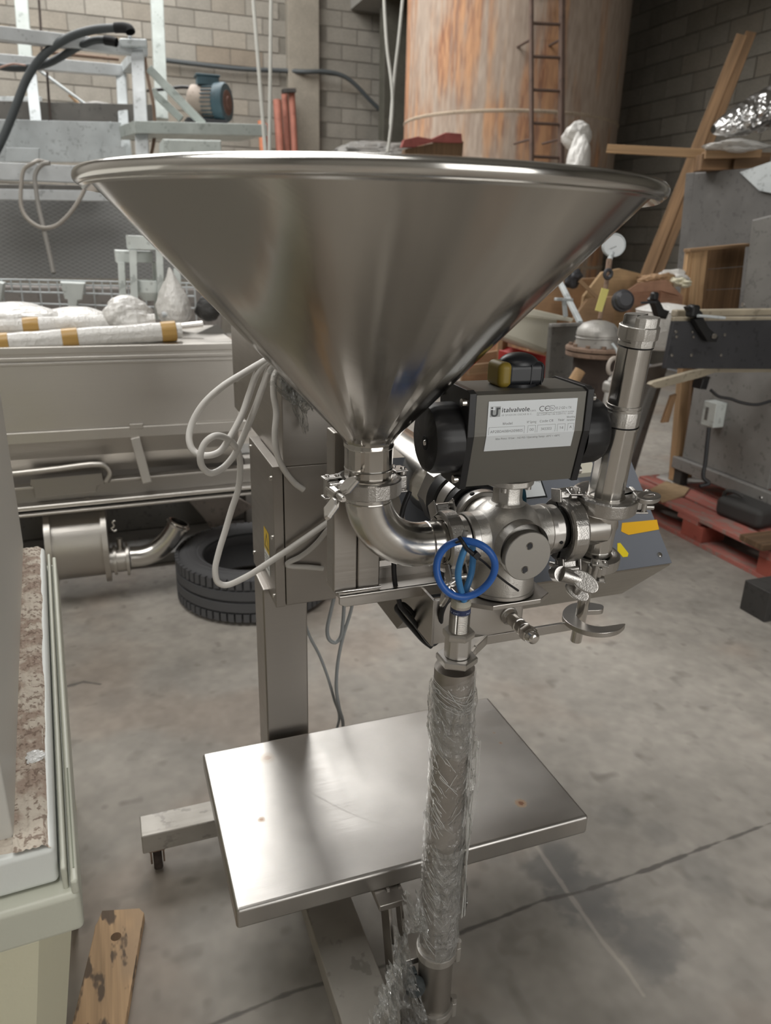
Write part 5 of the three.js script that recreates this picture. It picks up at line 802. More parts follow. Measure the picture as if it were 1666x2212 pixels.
  part('hose_end', [tube([[-0.0672,2.6515,-4.9941],[-0.0106,2.653,-4.9734],[0.0222,2.6425,-4.957],[0.0262,2.6257,-4.949]], 0.032, 12, 24)], M.rubberDark, h1);
  const h2 = thing('rubber_hose', 'lower black rubber hose running along the frame beam', 'hose', [-0.7922,2.4064,-5.1718]);
  part('hose_run', tube([...[[-0.8876,2.4305,-5.3306],[-0.7456,2.4111,-5.2697],[-0.63,2.4142,-5.2274],[-0.5121,2.4403,-5.1932],[-0.3907,2.5012,-5.1712],[-0.2838,2.5616,-5.1544],[-0.1939,2.5957,-5.1338],[-0.0986,2.5982,-5.0989]]], 0.024, 12, 80), M.hoseBlack, h2);
  part('hose_end', [tube([[-0.1332,2.5973,-5.1116],[-0.0764,2.5901,-5.0874],[-0.0596,2.5848,-5.0791]], 0.029, 12, 20)], M.rubberDark, h2);
  solo('wire', tube([[-0.8234,2.3774,-5.1722],[-0.7704,2.3985,-5.1605],[-0.7067,2.4143,-5.1427],[-0.6368,2.4077,-5.1138]], 0.006, 6, 30), std({ color: 0xc4a294, roughness: 0.6 }), 'thin pinkish wire on the frame beam at the left edge', 'wire', [-0.7704,2.3985,-5.1605]);
  const lp = thing('hanging_cable', 'looped beige cable hanging over the frame beam in front of the mesh panel', 'cable', [-0.5937,1.4246,-4.149]);
  part('cable_run', tube([[-0.5459,1.7898,-4.5223],[-0.5809,1.789,-4.3988],[-0.6086,1.7582,-4.136],[-0.6615,1.7224,-4.142],[-0.6848,1.638,-4.1181],[-0.6949,1.5146,-4.0742],[-0.6641,1.4538,-4.0391],[-0.5944,1.4138,-3.9974],[-0.5243,1.4255,-3.9756],[-0.4438,1.4916,-3.9709],[-0.3729,1.5846,-3.9802],[-0.3276,1.667,-3.9951]], 0.011, 8, 90), std({ color: 0x9a948c, roughness: 0.6 }), lp);
  part('cable_run', tube([[-0.5207,1.7622,-4.1273],[-0.5663,1.7511,-4.1401],[-0.6066,1.6956,-4.1338],[-0.6097,1.6164,-4.1043],[-0.6049,1.5175,-4.0642],[-0.5907,1.414,-4.0188],[-0.5767,1.308,-3.9725],[-0.5608,1.1723,-3.914]], 0.012, 8, 80), std({ color: 0x8e8b86, roughness: 0.6 }), lp);
  for (const [label, x] of [['left hanging chain behind the frame legs', 103], ['right hanging chain behind the frame legs', 85]]) solo('chain', tube(x === 103 ? [[-0.5346,2.5795,-6.0509],[-0.5415,2.4149,-5.9898],[-0.5484,2.1846,-5.9033],[-0.5555,1.8886,-5.7913]] : [[-0.5438,3.0395,-6.2324],[-0.5507,2.842,-6.1586],[-0.5608,2.6774,-6.0987]], 0.009, 6, 60), M.darkRust, x === 103 ? label : 'short dark chain hanging above the upper frame beam', 'chain', x === 103 ? [-0.5555,1.8886,-5.7913] : [-0.5608,2.6774,-6.0987]);
  const mo = thing('electric_motor', 'blue and rusty electric motor sitting on the frame shelf', 'motor', [0.5963,2.1949,-5.5339]);
  const c = [0.655,2.349,-5.5714], ax = V(0.9, 0, 0.55).normalize(), at = (s) => V(c).addScaledVector(ax, s).toArray();
  part('motor_housing', lathe([[0.0001, -0.2], [0.1, -0.2], [0.125, -0.18], [0.125, 0]], at(0), ax.toArray(), 40), M.motorPale, mo);
  const fins = []; for (let k = 0; k < 28; k++) { const a = (k / 28) * Math.PI * 2; const g = prep(new THREE.BoxGeometry(0.012, 0.12, 0.006)); g.translate(0.13, -0.02, 0); g.rotateY(a); g.applyMatrix4(new THREE.Matrix4().makeRotationFromQuaternion(new THREE.Quaternion().setFromUnitVectors(UP, ax)).setPosition(V(at(0)))); fins.push(g); }
  part('cooling_fin', fins, M.motorBlue, mo);
  part('fan_cover', [lathe([[0.12, 0], [0.138, 0.01], [0.138, 0.07], [0.13, 0.085], [0.085, 0.088]], at(0), ax.toArray(), 40)], M.motorBlue, mo);
  part('fan_guard', [lathe([[0.088, 0.086], [0.085, 0.092], [0.045, 0.094], [0.042, 0.105], [0.025, 0.106], [0.0001, 0.1]], at(0), ax.toArray(), 40)], M.motorRust, mo);
  part('terminal_box', [box(c[0] - 0.14, c[0] + 0.02, c[1] + 0.11, c[1] + 0.17, c[2] - 0.08, c[2] + 0.04, 0.008), box(c[0] - 0.15, c[0] + 0.03, c[1] + 0.168, c[1] + 0.182, c[2] - 0.09, c[2] + 0.05, 0.005)], M.motorBlue, mo);
  part('motor_foot', [box(c[0] - 0.24, c[0] + 0.06, c[1] - 0.152, c[1] - 0.125, c[2] - 0.12, c[2] + 0.1, 0.004)], M.darkSteel, mo);
  part('motor_cable', tube([[0.1655,2.4224,-5.7838],[0.3064,2.4394,-5.7374],[0.424,2.4557,-5.6996],[0.5223,2.445,-5.6585],[0.5641,2.4329,-5.6381]], 0.012, 8, 40), M.cableBlack, mo);
  for (const [label, a, b] of [['left pale steel pole behind the frame', [-0.6946,3.3228,-6.9669], [-0.7099,2.7146,-6.7372]], ['right pale steel pole behind the frame brace', [0.3807,3.4133,-6.825], [0.3154,2.2968,-6.4175]]]) solo('steel_pole', beam(a, b, 0.1, 0.1, [0, 0, 1], 0.006), M.paintGreenWhite, label, 'pole', b);
  solo('drop_pipe', tube([[0.1431,2.622,-5.4718],[0.1435,2.5037,-5.4259],[0.1558,2.3794,-5.3731],[0.1681,2.2552,-5.3204],[0.1553,2.068,-5.2528],[0.1145,1.9112,-5.2074]], 0.012, 8, 50), M.rustIron, 'thin brown pipe running down beside the frame leg', 'pipe', [0.1145,1.9112,-5.2074]);
  // mesh panel and wire cage
  const mp = thing('mesh_panel', 'large grey woven mesh panel behind the white stools', 'panel', [-0.271,1.1086,-4.7]);
  part('mesh_sheet', slab([[-1.0649,1.5868,-4.7],[0.7883,1.6611,-4.7],[0.77,1.1034,-4.7],[-1.1367,1.1023,-4.7]], 0.02), M.mesh, mp);
  part('panel_rail', [beam([-1.054,1.6418,-4.68], [-0.1023,1.6752,-4.68], 0.03, 0.03, UP, 0.004)], M.paintGrey, mp);
  const cage = thing('wire_cage', 'grey wire cage wall below the mesh panel', 'wire cage', [-0.3764,0.9448,-3.6]);
  const wires = [[0, 606], [0, 630], [0, 655]]; for (const y of [606, 614, 632, 655]) part('wire', rod(...(y === 606 ? [[-0.9385,1.1559,-3.6],[0.1848,1.1385,-3.6]] : y === 614 ? [[-0.9418,1.133,-3.6],[0.1834,1.1158,-3.6]] : y === 632 ? [[-0.9472,1.096,-3.6],[0.1805,1.0676,-3.6]] : [[-0.9552,1.0402,-3.6],[0.1765,1.0011,-3.6]]), 0.005, 0.005, 6), M.galvanised, cage);
  const w0 = [-0.9385,1.1559,-3.6], w1 = [0.1848,1.1385,-3.6]; for (let k = 0; k < 26; k++) { const t = k / 25, a = V(w0).lerp(V(w1), t); part('wire', rod([a.x, a.y, a.z], [a.x, a.y - (k % 2 ? 0.26 : 0.06), a.z], 0.0045, 0.0045, 6), M.galvanised, cage); }
  solo('back_box', slab([[-0.9974,1.0945,-4],[0.3981,1.0775,-4],[0.3822,0.7525,-4],[-1.0428,0.7818,-4]], 0.3, 0.01), std({ color: 0x8f8a86, roughness: 0.85, map: T.grime }), 'dull grey crate seen through the wire cage', 'crate', [-0.394,0.7684,-4]);
  const fu = [-0.4641,1.0531,-3.48], fh = thing('small_funnel', 'small white plastic funnel tray hooked on the wire cage', 'funnel', fu);
  part('funnel_tray', slab([[-0.5146,1.1467,-3.48],[-0.393,1.1426,-3.48],[-0.4156,1.0577,-3.48],[-0.439,1.053,-3.48],[-0.4482,1.0102,-3.48],[-0.4892,1.0105,-3.48],[-0.4886,1.0579,-3.48],[-0.5016,1.0626,-3.48]], 0.12, 0.006), M.paintWhite, fh);
  solo('small_funnel', slab([[-0.8404,1.1494,-3.48],[-0.7821,1.1407,-3.48],[-0.8066,1.0539,-3.48],[-0.8536,1.054,-3.48]], 0.12, 0.006), M.paintWhite, 'second white funnel tray cut by the left edge of the picture', 'funnel', [-0.8216,1.054,-3.48]);
}
// ------------------------------------------------------------------ back wall: cable, ropes, red pipes, column
solo('wall_cable', tube([...[[0.6835,3.5383,-10.66],[1.156,3.5274,-10.66],[1.6443,3.5216,-10.66],[2.0217,3.5324,-10.66],[2.4084,3.5548,-10.66]], ...[[2.6428,3.5457,-10.55],[2.9074,3.5685,-10.55],[3.1086,3.5574,-10.55],[3.2582,3.5129,-10.55],[3.4173,3.4105,-10.55],[3.5795,3.277,-10.55],[3.7806,3.1316,-10.55]]], 0.03, 8, 120), M.hoseBlack, 'dark cable drooping along the back block wall', 'cable', [2.4084,3.5548,-10.66]);
for (const [label, a, b] of [
  ['left white rope of the left hanging pair', [0.8225,2.9885,-4.9038], [0.7071,1.7996,-4.0325]], ['right white rope of the left hanging pair', [0.9438,2.9917,-4.8594], [0.7231,1.8,-4.0267]],
]) solo('rope', rod(a, b, 0.012, 0.012, 8), M.rope, label, 'rope', b);
solo('rope', tube([[2.2355,3.4929,-6.2724],[2.22,3.1926,-6.162],[2.2121,2.93,-6.0633],[2.2192,2.7052,-5.9736],[2.2152,2.5552,-5.917],[2.1886,2.367,-5.8542],[2.1319,2.1031,-5.7734]], 0.014, 8, 60), M.rope, 'pale rope hanging left before the dark column, with a knot', 'rope', [2.1319,2.1031,-5.7734]);
solo('rope', tube([[2.4504,3.5297,-6.3195],[2.4043,3.3001,-6.2479],[2.3505,3.0322,-6.1645],[2.3005,2.8025,-6.0943],[2.2525,2.5539,-6.0162],[2.2159,2.3436,-5.9485]], 0.014, 8, 60), M.rope, 'pale rope hanging right beside the rusty tank edge', 'rope', [2.2159,2.3436,-5.9485]);
const footOf = (a, out) => [a[0] + 0.05, 0, a[2] + out];
for (const [label, a, r, m] of [
  ['short orange pipe leaning by the left ropes', [1.9399,2.8452,-10.2], 0.05, M.orangePipe],
  ['short dull red pipe next to the orange pipe', [2.0329,2.835,-10.35], 0.04, M.redPipe],
  ['left tall red pipe against the concrete pillar', [2.1827,3.1306,-10.3], 0.055, M.redPipe],
  ['middle tall red pipe against the concrete pillar', [2.3329,3.2597,-10.5], 0.045, M.redPipe],
  ['right tall red pipe against the concrete pillar', [2.3944,3.2541,-10.35], 0.045, M.redPipe],
]) { const b = footOf(a, 0.35), l = V(a).distanceTo(V(b)); solo('red_pipe', lathe([[r * 0.85, 0], [r, 0], [r, l], [r * 0.85, l]], b, V(a).sub(V(b)).toArray(), 20), m, label, 'pipe', b); }
solo('pipe_lid', beam([2.255,3.2413,-10.3], [2.4337,3.261,-10.3], 0.12, 0.05, UP, 0.005), M.paintGreyDark, 'dark flat lid on top of the tall red pipes', 'lid', [2.344,3.2428,-10.3]);
solo('steel_column', slab([[3.5564,4.2794,-9.9],[3.6648,4.5594,-9.9],[3.9237,4.5897,-9.9],[3.9538,2.0111,-9.9],[3.5738,1.9956,-9.9]], 0.2, 0.01), M.columnGreen, 'dark olive steel column between the block wall and the rusty tank', 'column', [3.7416,2.0025,-9.9]);
solo('waste_heap', mv(lump(1, [0.6, 0.18, 0.35], 0.35, 1.4, 14, 371, true), ...[2.9172,2.2467,-7.8063]), M.paintGrey, 'low grey waste heap in front of the dark column', 'heap', [2.9097,2.1729,-7.7806]);
// ------------------------------------------------------------------ rusty tank, ladder and what stands round them
{
  const c = [4.33, 0, -7.7], R = 1.22, t = thing('rusty_tank', 'huge rusty cylindrical tank with peeling paint in the corner of the hall', 'tank', c);
  const g = prep(new THREE.CylinderGeometry(R, R, 5.2, 96, 1, true)); g.translate(c[0], 2.6, c[2]);
  
  part('tank_shell', [g], M.rust, t, { keepUV: true });
  part('tank_roof', lathe([[R, 5.2], [0.3, 5.45], [0.0001, 5.46]], c), M.rustIron, t);
  const y1 = [3.2561,2.6547,-6.7006][1];
  for (const y of [y1, y1 + 1.5, y1 - 1.5]) part('weld_seam', lathe([[R, y - 0.018], [R + 0.008, y - 0.006], [R + 0.009, y + 0.005], [R, y + 0.018]], c, UP, 96), std({ color: 0xb3a28e, roughness: 0.9, map: T.grime }), t);
  const rd = Math.round(7.05 * 10) / 10, a = [3.7933,3.8025,-6.4885], b = [3.5975,1.8319,-5.7993], e = [4.0991,3.8267,-6.4397], f = [3.8854,1.8417,-5.7518];
  const l = thing('steel_ladder', 'rusty steel ladder fixed to the front of the rusty tank', 'ladder', b);
  part('ladder_rail', beam(a, b, 0.045, 0.028, [1, 0, 0], 0.003), M.ladder, l);
  part('ladder_rail', beam(e, f, 0.06, 0.04, [1, 0, 0], 0.003), M.ladder, l);
  for (let k = -1; k < 6; k++) { const y = 50 + k * 72; const A = V(a).lerp(V(b), (y + 60) / 480), B = V(e).lerp(V(f), (y + 63) / 480); part('rung', rod(A.toArray(), B.toArray(), 0.014, 0.014, 12), M.ladder, l); }
  for (const k of [0.3, 0.75]) { const A = V(a).lerp(V(b), k), B = V(e).lerp(V(f), k); part('stand_off', [rod(A.toArray(), [A.x + 0.05, A.y, A.z - 0.42], 0.012, 0.012, 8), rod(B.toArray(), [B.x + 0.05, B.y, B.z - 0.42], 0.012, 0.012, 8)], M.ladder, l); }
  const w = [3.409,2.0444,-4.8162], wr = thing('wrapped_bundle', 'whitish film-wrapped bundle standing in front of the tank right of the ladder', 'bundle', w);
  part('bundle_head', mv(lump(1, [0.11, 0.1, 0.1], 0.25, 1.4, 16, 381), ...[3.4315,2.2315,-4.8801]), M.plasticSheet, wr);
  part('bundle_body', mv(lump(1, [0.1, 0.35, 0.1], 0.2, 1.3, 16, 383), ...[3.3894,1.8856,-4.7621]), M.plasticSheet, wr);
  const rb = thing('painted_board', 'rough wooden board with a flaking red edge tilted before the tank', 'board', [2.591,2.0679,-5.7008]);
  part('board', slab(((q) => q.map((p, i) => (i > 5 ? [p[0], 0, p[2]] : p)))([[2.2936,2.0601,-5.8096],[2.3178,2.1483,-5.8346],[2.4307,2.1741,-5.8022],[2.6454,2.2292,-5.7428],[2.8669,2.2388,-5.6633],[2.8654,2.2235,-5.6579],[2.7532,2.1673,-5.6783],[2.4483,-0.1627,-4.8911],[2.0976,-0.1718,-5.0194]]), 0.1, 0.004), M.woodDark, rb);
  part('red_edge', slab([[2.269,2.157,-5.7995],[2.2903,2.218,-5.8151],[2.4182,2.2515,-5.78],[2.5491,2.2398,-5.7263],[2.6873,2.3001,-5.6977],[2.8383,2.3003,-5.641],[2.8495,2.225,-5.6077],[2.7167,2.2178,-5.6548],[2.5653,2.2138,-5.7101],[2.3904,2.1639,-5.7566]], 0.05, 0.004), std({ color: 0x9b5650, roughness: 0.9, map: T.grime }), rb);
}
// timber leaning on the right wall, batten, cabinet with foil package
{
  const tops = [[4.9296,3.0722,-4.8698], [5.0047,3.096,-4.8508]], bots = [[3.536,1.1079,-3.9515], [3.6084,1.1098,-3.925]];
  [['left board of the pair of long boards leaning on the right wall', 0], ['right board of the pair of long boards leaning on the right wall', 1]].forEach(([label, i]) => solo('timber_board', beam(tops[i], bots[i], 0.086, 0.035, [-0.6, 0.1, 0.75], 0.003), M.woods[i === 0 ? 1 : 2], label, 'board', bots[i]));
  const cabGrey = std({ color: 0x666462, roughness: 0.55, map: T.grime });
  const cb = thing('grey_cabinet', 'big grey metal cabinet behind the wooden crate at the right edge', 'cabinet', [3.1447,0.9498,-2.9011]);
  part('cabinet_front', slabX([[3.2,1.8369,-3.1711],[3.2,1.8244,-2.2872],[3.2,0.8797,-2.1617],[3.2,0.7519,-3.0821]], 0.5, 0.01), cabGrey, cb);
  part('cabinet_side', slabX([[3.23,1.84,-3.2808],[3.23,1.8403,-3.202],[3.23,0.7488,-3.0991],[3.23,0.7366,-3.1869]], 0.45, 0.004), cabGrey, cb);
  part('cabinet_flap', slabX([[3.18,1.8106,-2.7736],[3.18,1.8582,-2.5147],[3.18,1.6811,-2.4701],[3.18,1.7056,-2.6049]], 0.015, 0.002), M.galvanised, cb);
  const c2 = thing('steel_housing', 'grey steel housing with a bolt at the right edge above the conveyor', 'housing', [2.875,1.1023,-2.1525]);
  part('housing_plate', slabX([[2.75,1.5374,-2.1835],[2.75,1.5991,-1.8295],[2.75,1.092,-1.8017],[2.75,1.0582,-2.1392]], 0.3, 0.01), M.paintGrey, c2);
  part('housing_bolt', lathe([[0.012, 0], [0.01, 0.006], [0.0001, 0.009]], [2.75,1.1318,-2.1385], [-1, 0, 0], 16), M.bright, c2);
  solo('wooden_batten', beam([2.7714,1.9725,-3.494], [3.1976,1.9267,-3.0321], 0.03, 0.05, UP, 0.003), M.woods[0], 'pale wooden batten lying level across the leaning boards', 'batten', [3.1016,1.967,-3.4246]);
  for (const [label, a, b, h, m] of [
    ['thick brown timber block on the cabinet below the foil package', [3.1094,1.8751,-3.0452], [3.3225,1.8806,-2.9673], 0.09, M.woods[2]],
    ['dark timber block at the right end of the cabinet top', [3.2696,1.8801,-2.9302], [3.4192,1.8746,-2.815], 0.1, M.woodDark],
    ['rough brown timber offcut on top of the timber blocks', [3.1062,1.9118,-3.0038], [3.373,1.9191,-2.8496], 0.045, M.woods[3]],
  ]) solo('timber_block', beam(a, b, 0.12, h, UP, 0.004), m, label, 'timber', a);
  const g = filmSheet(64, 90, (i, j) => { const u = j, e = Math.pow(Math.sin(Math.PI * clamp(0.02 + 0.55 * u, 0, 1)), 0.6), a = i * Math.PI * 2; const k = ridge(u * 4, Math.sin(a) * 1.6 + 3, 391, 2) - 0.5, k2 = vn(u * 16, 9 + Math.cos(a) * 4, 4096, 4096, 395) - 0.5; const r = e * (1 + 0.28 * k + 0.1 * k2); return [lerp(0, 0.52, u), 0.115 * r * Math.sin(a) + 0.14 * u, 0.16 * r * Math.cos(a) - 0.05 * u]; });
  const o = [3.0555,2.0252,-2.8963], sh = g.toNonIndexed(); sh.computeVertexNormals();
  solo('foil_package', mv(sh, o[0], o[1] + 0.01, o[2], 0, -0.25, 0.1), M.foil, 'shiny crumpled silver foil package on the cabinet at the right edge', 'package', o);
  solo('plastic_sheet', mv(lump(1, [0.2, 0.035, 0.12], 0.35, 1.4, 14, 397), ...[3.2501,1.9565,-2.9102]), M.plasticSheet, 'grey plastic sheet crumpled under the foil package', 'plastic sheet', [3.2491,1.9463,-2.9067]);
}
// wooden crate with its posts on the red pallet
{
  const cr = thing('wooden_crate', 'wooden crate with plywood back and a tall post on the red pallet', 'crate', [2.72, 0.144, -2.3]);
  part('crate_front_board', slab([[2.5628,1.3843,-2.38],[2.6898,1.3958,-2.38],[2.7139,1.0345,-2.38],[2.5836,1.0359,-2.38]], 0.03, 0.003), M.woods[0], cr);
  part('crate_post', beam([2.6179,1.3757,-2.4], [2.642,0.1572,-2.3], 0.055, 0.045, [0, 0, 1], 0.003), M.woods[0], cr);
  part('crate_post', beam([2.7171,1.3764,-2.45], [2.7579,0.1408,-2.34], 0.05, 0.045, [0, 0, 1], 0.003), M.woods[2], cr);  // right face of the same post, its shading put into a darker wood tone
  part('post_block', slab([[2.3037,0.7019,-2.0418],[2.3347,0.7092,-2.033],[2.3115,0.5659,-1.9862],[2.2703,0.5648,-2.0013]], 0.02, 0.004), M.woods[1], cr);
  const pp = [[2.699,1.3929,-2.42],[2.9738,1.4241,-2.42],[3.0044,1.0776,-2.42],[2.7527,1.0793,-2.42]], lo = 3;
  for (let k = 0; k < lo; k++) { const t0 = k / lo + 0.004, t1 = (k + 1) / lo - 0.004, A = V(pp[0]).lerp(V(pp[3]), t0), B = V(pp[1]).lerp(V(pp[2]), t0), C = V(pp[1]).lerp(V(pp[2]), t1), D = V(pp[0]).lerp(V(pp[3]), t1); part('crate_board', slab([A, B, C, D].map((q) => q.toArray()), 0.018, 0.002), M.woods[2], cr); }
  part('crate_lid', beam([2.5509,1.3841,-2.38], [2.9389,1.4193,-2.38], 0.05, 0.016, UP, 0.003), M.woods[3], cr);
}
// pallet
{
  const p = thing('red_pallet', 'worn red wooden pallet on the floor at the right', 'pallet', [2.75, 0, -1.85]);
  const z0 = -2.45, z1 = -1.24, x0 = 2.35, x1 = 3.15;
  for (let k = 0; k < 5; k++) part('deck_board', box(x0 + k * 0.166, x0 + k * 0.166 + 0.14, 0.122, 0.144, z0, z1, 0.003), M.pallet, p);
  for (const z of [z0, -1.92, z1 - 0.145]) part('stringer_board', box(x0, x1, 0.1, 0.122, z, z + 0.145, 0.002), M.pallet, p);
  for (const x of [x0, 2.68, 3.005]) { for (const z of [z0, -1.88, z1 - 0.145]) part('pallet_block', box(x, x + 0.145, 0.022, 0.1, z, z + 0.145, 0.003), M.palletBlock, p); part('bottom_board', box(x, x + 0.12, 0, 0.022, z0, z1, 0.002), M.pallet, p); }
  for (const [label, q, pts, m] of [['torn beige cardboard scrap at the left end of the red pallet', [2.4536,0.147,-2.1772], [[2.3627,0.147,-2.1864],[2.5946,0.147,-2.3107],[2.6282,0.147,-2.1614],[2.5068,0.147,-2.064],[2.3168,0.147,-2.0094]], M.cards[3]], ['pale grey paper scrap beside the crate post on the pallet', [2.5946,0.147,-2.3107], [[2.5903,0.15,-2.3935],[2.7345,0.15,-2.4486],[2.9711,0.15,-2.2874],[2.8924,0.15,-2.2174],[2.5897,0.15,-2.2666]], M.plasticSheet]]) {
    const s = new THREE.Shape(pts.map((r) => new THREE.Vector2(r[0], -r[2]))); const g = new THREE.ExtrudeGeometry(s, { depth: 0.006, bevelEnabled: false }); g.rotateX(-Math.PI / 2); g.translate(0, q[1] - 0.001, 0); solo('scrap', g, m, label, 'scrap', q);
  }
  const bag = [2.5916,0.144,-1.707];
  const bg = thing('black_case', 'dusty black tool case lying on the red pallet', 'case', bag);
  part('case_body', [mv(new RoundedBoxGeometry(0.2, 0.1, 0.26, 4, 0.03), 2.57, 0.197, -1.68, 0, 0.12, 0.04)], M.darkBag, bg);
  part('case_handle', tube([[2.5, 0.235, -1.79], [2.49, 0.27, -1.77], [2.5, 0.28, -1.72], [2.52, 0.265, -1.69]], 0.01, 8, 30), M.darkBag, bg);
  solo('brown_board', beam([2.291,0.17,-1.3889], [2.5493,0.17,-1.3813], 0.14, 0.03, UP, 0.004), M.woodDark, 'brown board end resting on the near corner of the red pallet', 'board', [2.3578,0.15,-1.4027]);
  solo('dark_box', box(2.035, 2.5, 0, 0.13, -1.15, -1.02, 0.004), M.paintGreyDark, 'dark grey steel box on the floor in the lower right corner', 'box', [2.2, 0, -1.08]);
}
// grey machine on the pallet
{
  const m = thing('grey_machine', 'grey sheet-metal machine with a switch box standing over the red pallet', 'machine', [2.7, 0.144, -1.8]);
  part('machine_panel', box(2.63, 3.0, 0.3, 0.95, -2.26, -1.66, 0.006), M.paintGreyLight, m);
  part('machine_side', box(2.66, 3.1, 0.3, 0.95, -1.66, -1.2, 0.006), M.paintGreyLight, m);
  part('machine_rail', box(2.6, 2.64, 0.235, 0.3, -2.3, -1.2, 0.004), M.paintGreyLight, m);
  part('rail_bolt', lathe([[0.01, 0], [0.008, 0.005], [0.0001, 0.007]], [2.6, 0.265, -1.66], [-1, 0, 0], 14), M.bright, m);
  for (const z of [-2.28, -1.3]) part('machine_foot', box(2.61, 2.66, 0.144, 0.24, z, z + 0.06, 0.003), M.paintGreyDark, m);
  const sa = [2.56,0.5838,-2.0911], sb = [2.56,0.6029,-2.003], su = [2.56,0.6579,-2.0618], sd = [2.56,0.5304,-2.0349];
  const sw = part('switch_box', box(2.56, 2.63, sd[1], su[1], sa[2], sb[2], 0.005), M.paintWhite, m);
  part('switch_button', box(2.558, 2.561, sd[1] + 0.03, su[1] - 0.03, sa[2] + 0.02, sa[2] + 0.04, 0.001), M.paintGrey, sw);
  part('machine_cable', [tube([[2.2382,0.6243,-1.6955],[2.223,0.5523,-1.6733],[2.2069,0.4722,-1.6484],[2.1925,0.4082,-1.629],[2.2139,0.3849,-1.6119],[2.1729,0.3719,-1.6223]], 0.009, 8, 50), tube([[2.2232,0.7969,-1.7111],[2.2538,0.7703,-1.6893],[2.3076,0.7599,-1.6651],[2.3455,0.7472,-1.6459],[2.4132,0.7391,-1.6173],[2.4797,0.7565,-1.5991],[2.5437,0.77,-1.5802]], 0.007, 8, 60)], M.cableBlack, m);
  solo('dark_bracket', slab([[2.273,0.827,-1.8177],[2.3141,0.8341,-1.805],[2.3038,0.7733,-1.7853],[2.264,0.7783,-1.8022]], 0.06, 0.004), M.blackPlastic, 'black bracket clamped under the conveyor belt', 'bracket', [2.2867,0.8031,-1.8033]);
  solo('steel_stand', slab([[2.5006,0.731,-2.604],[2.7415,0.7621,-2.5255],[2.5908,0.0092,-2.2907],[2.3573,0.0031,-2.3761]], 0.05, 0.006), std({ color: 0x6d6862, roughness: 0.6, map: T.grime }), 'dull grey steel stand left of the crate post', 'stand', [2.3991,0.0383,-2.2604]);
  solo('grey_pipe', slab([[2.3049,0.7095,-2.2147],[2.3617,0.738,-2.2044],[2.2565,0.3214,-2.0827],[2.1799,0.2744,-2.0933]], 0.06, 0.01), M.paintGrey, 'dull grey upright pipe between the riser tube and the crate post', 'pipe', [2.2204,0.2979,-2.0872]);
}
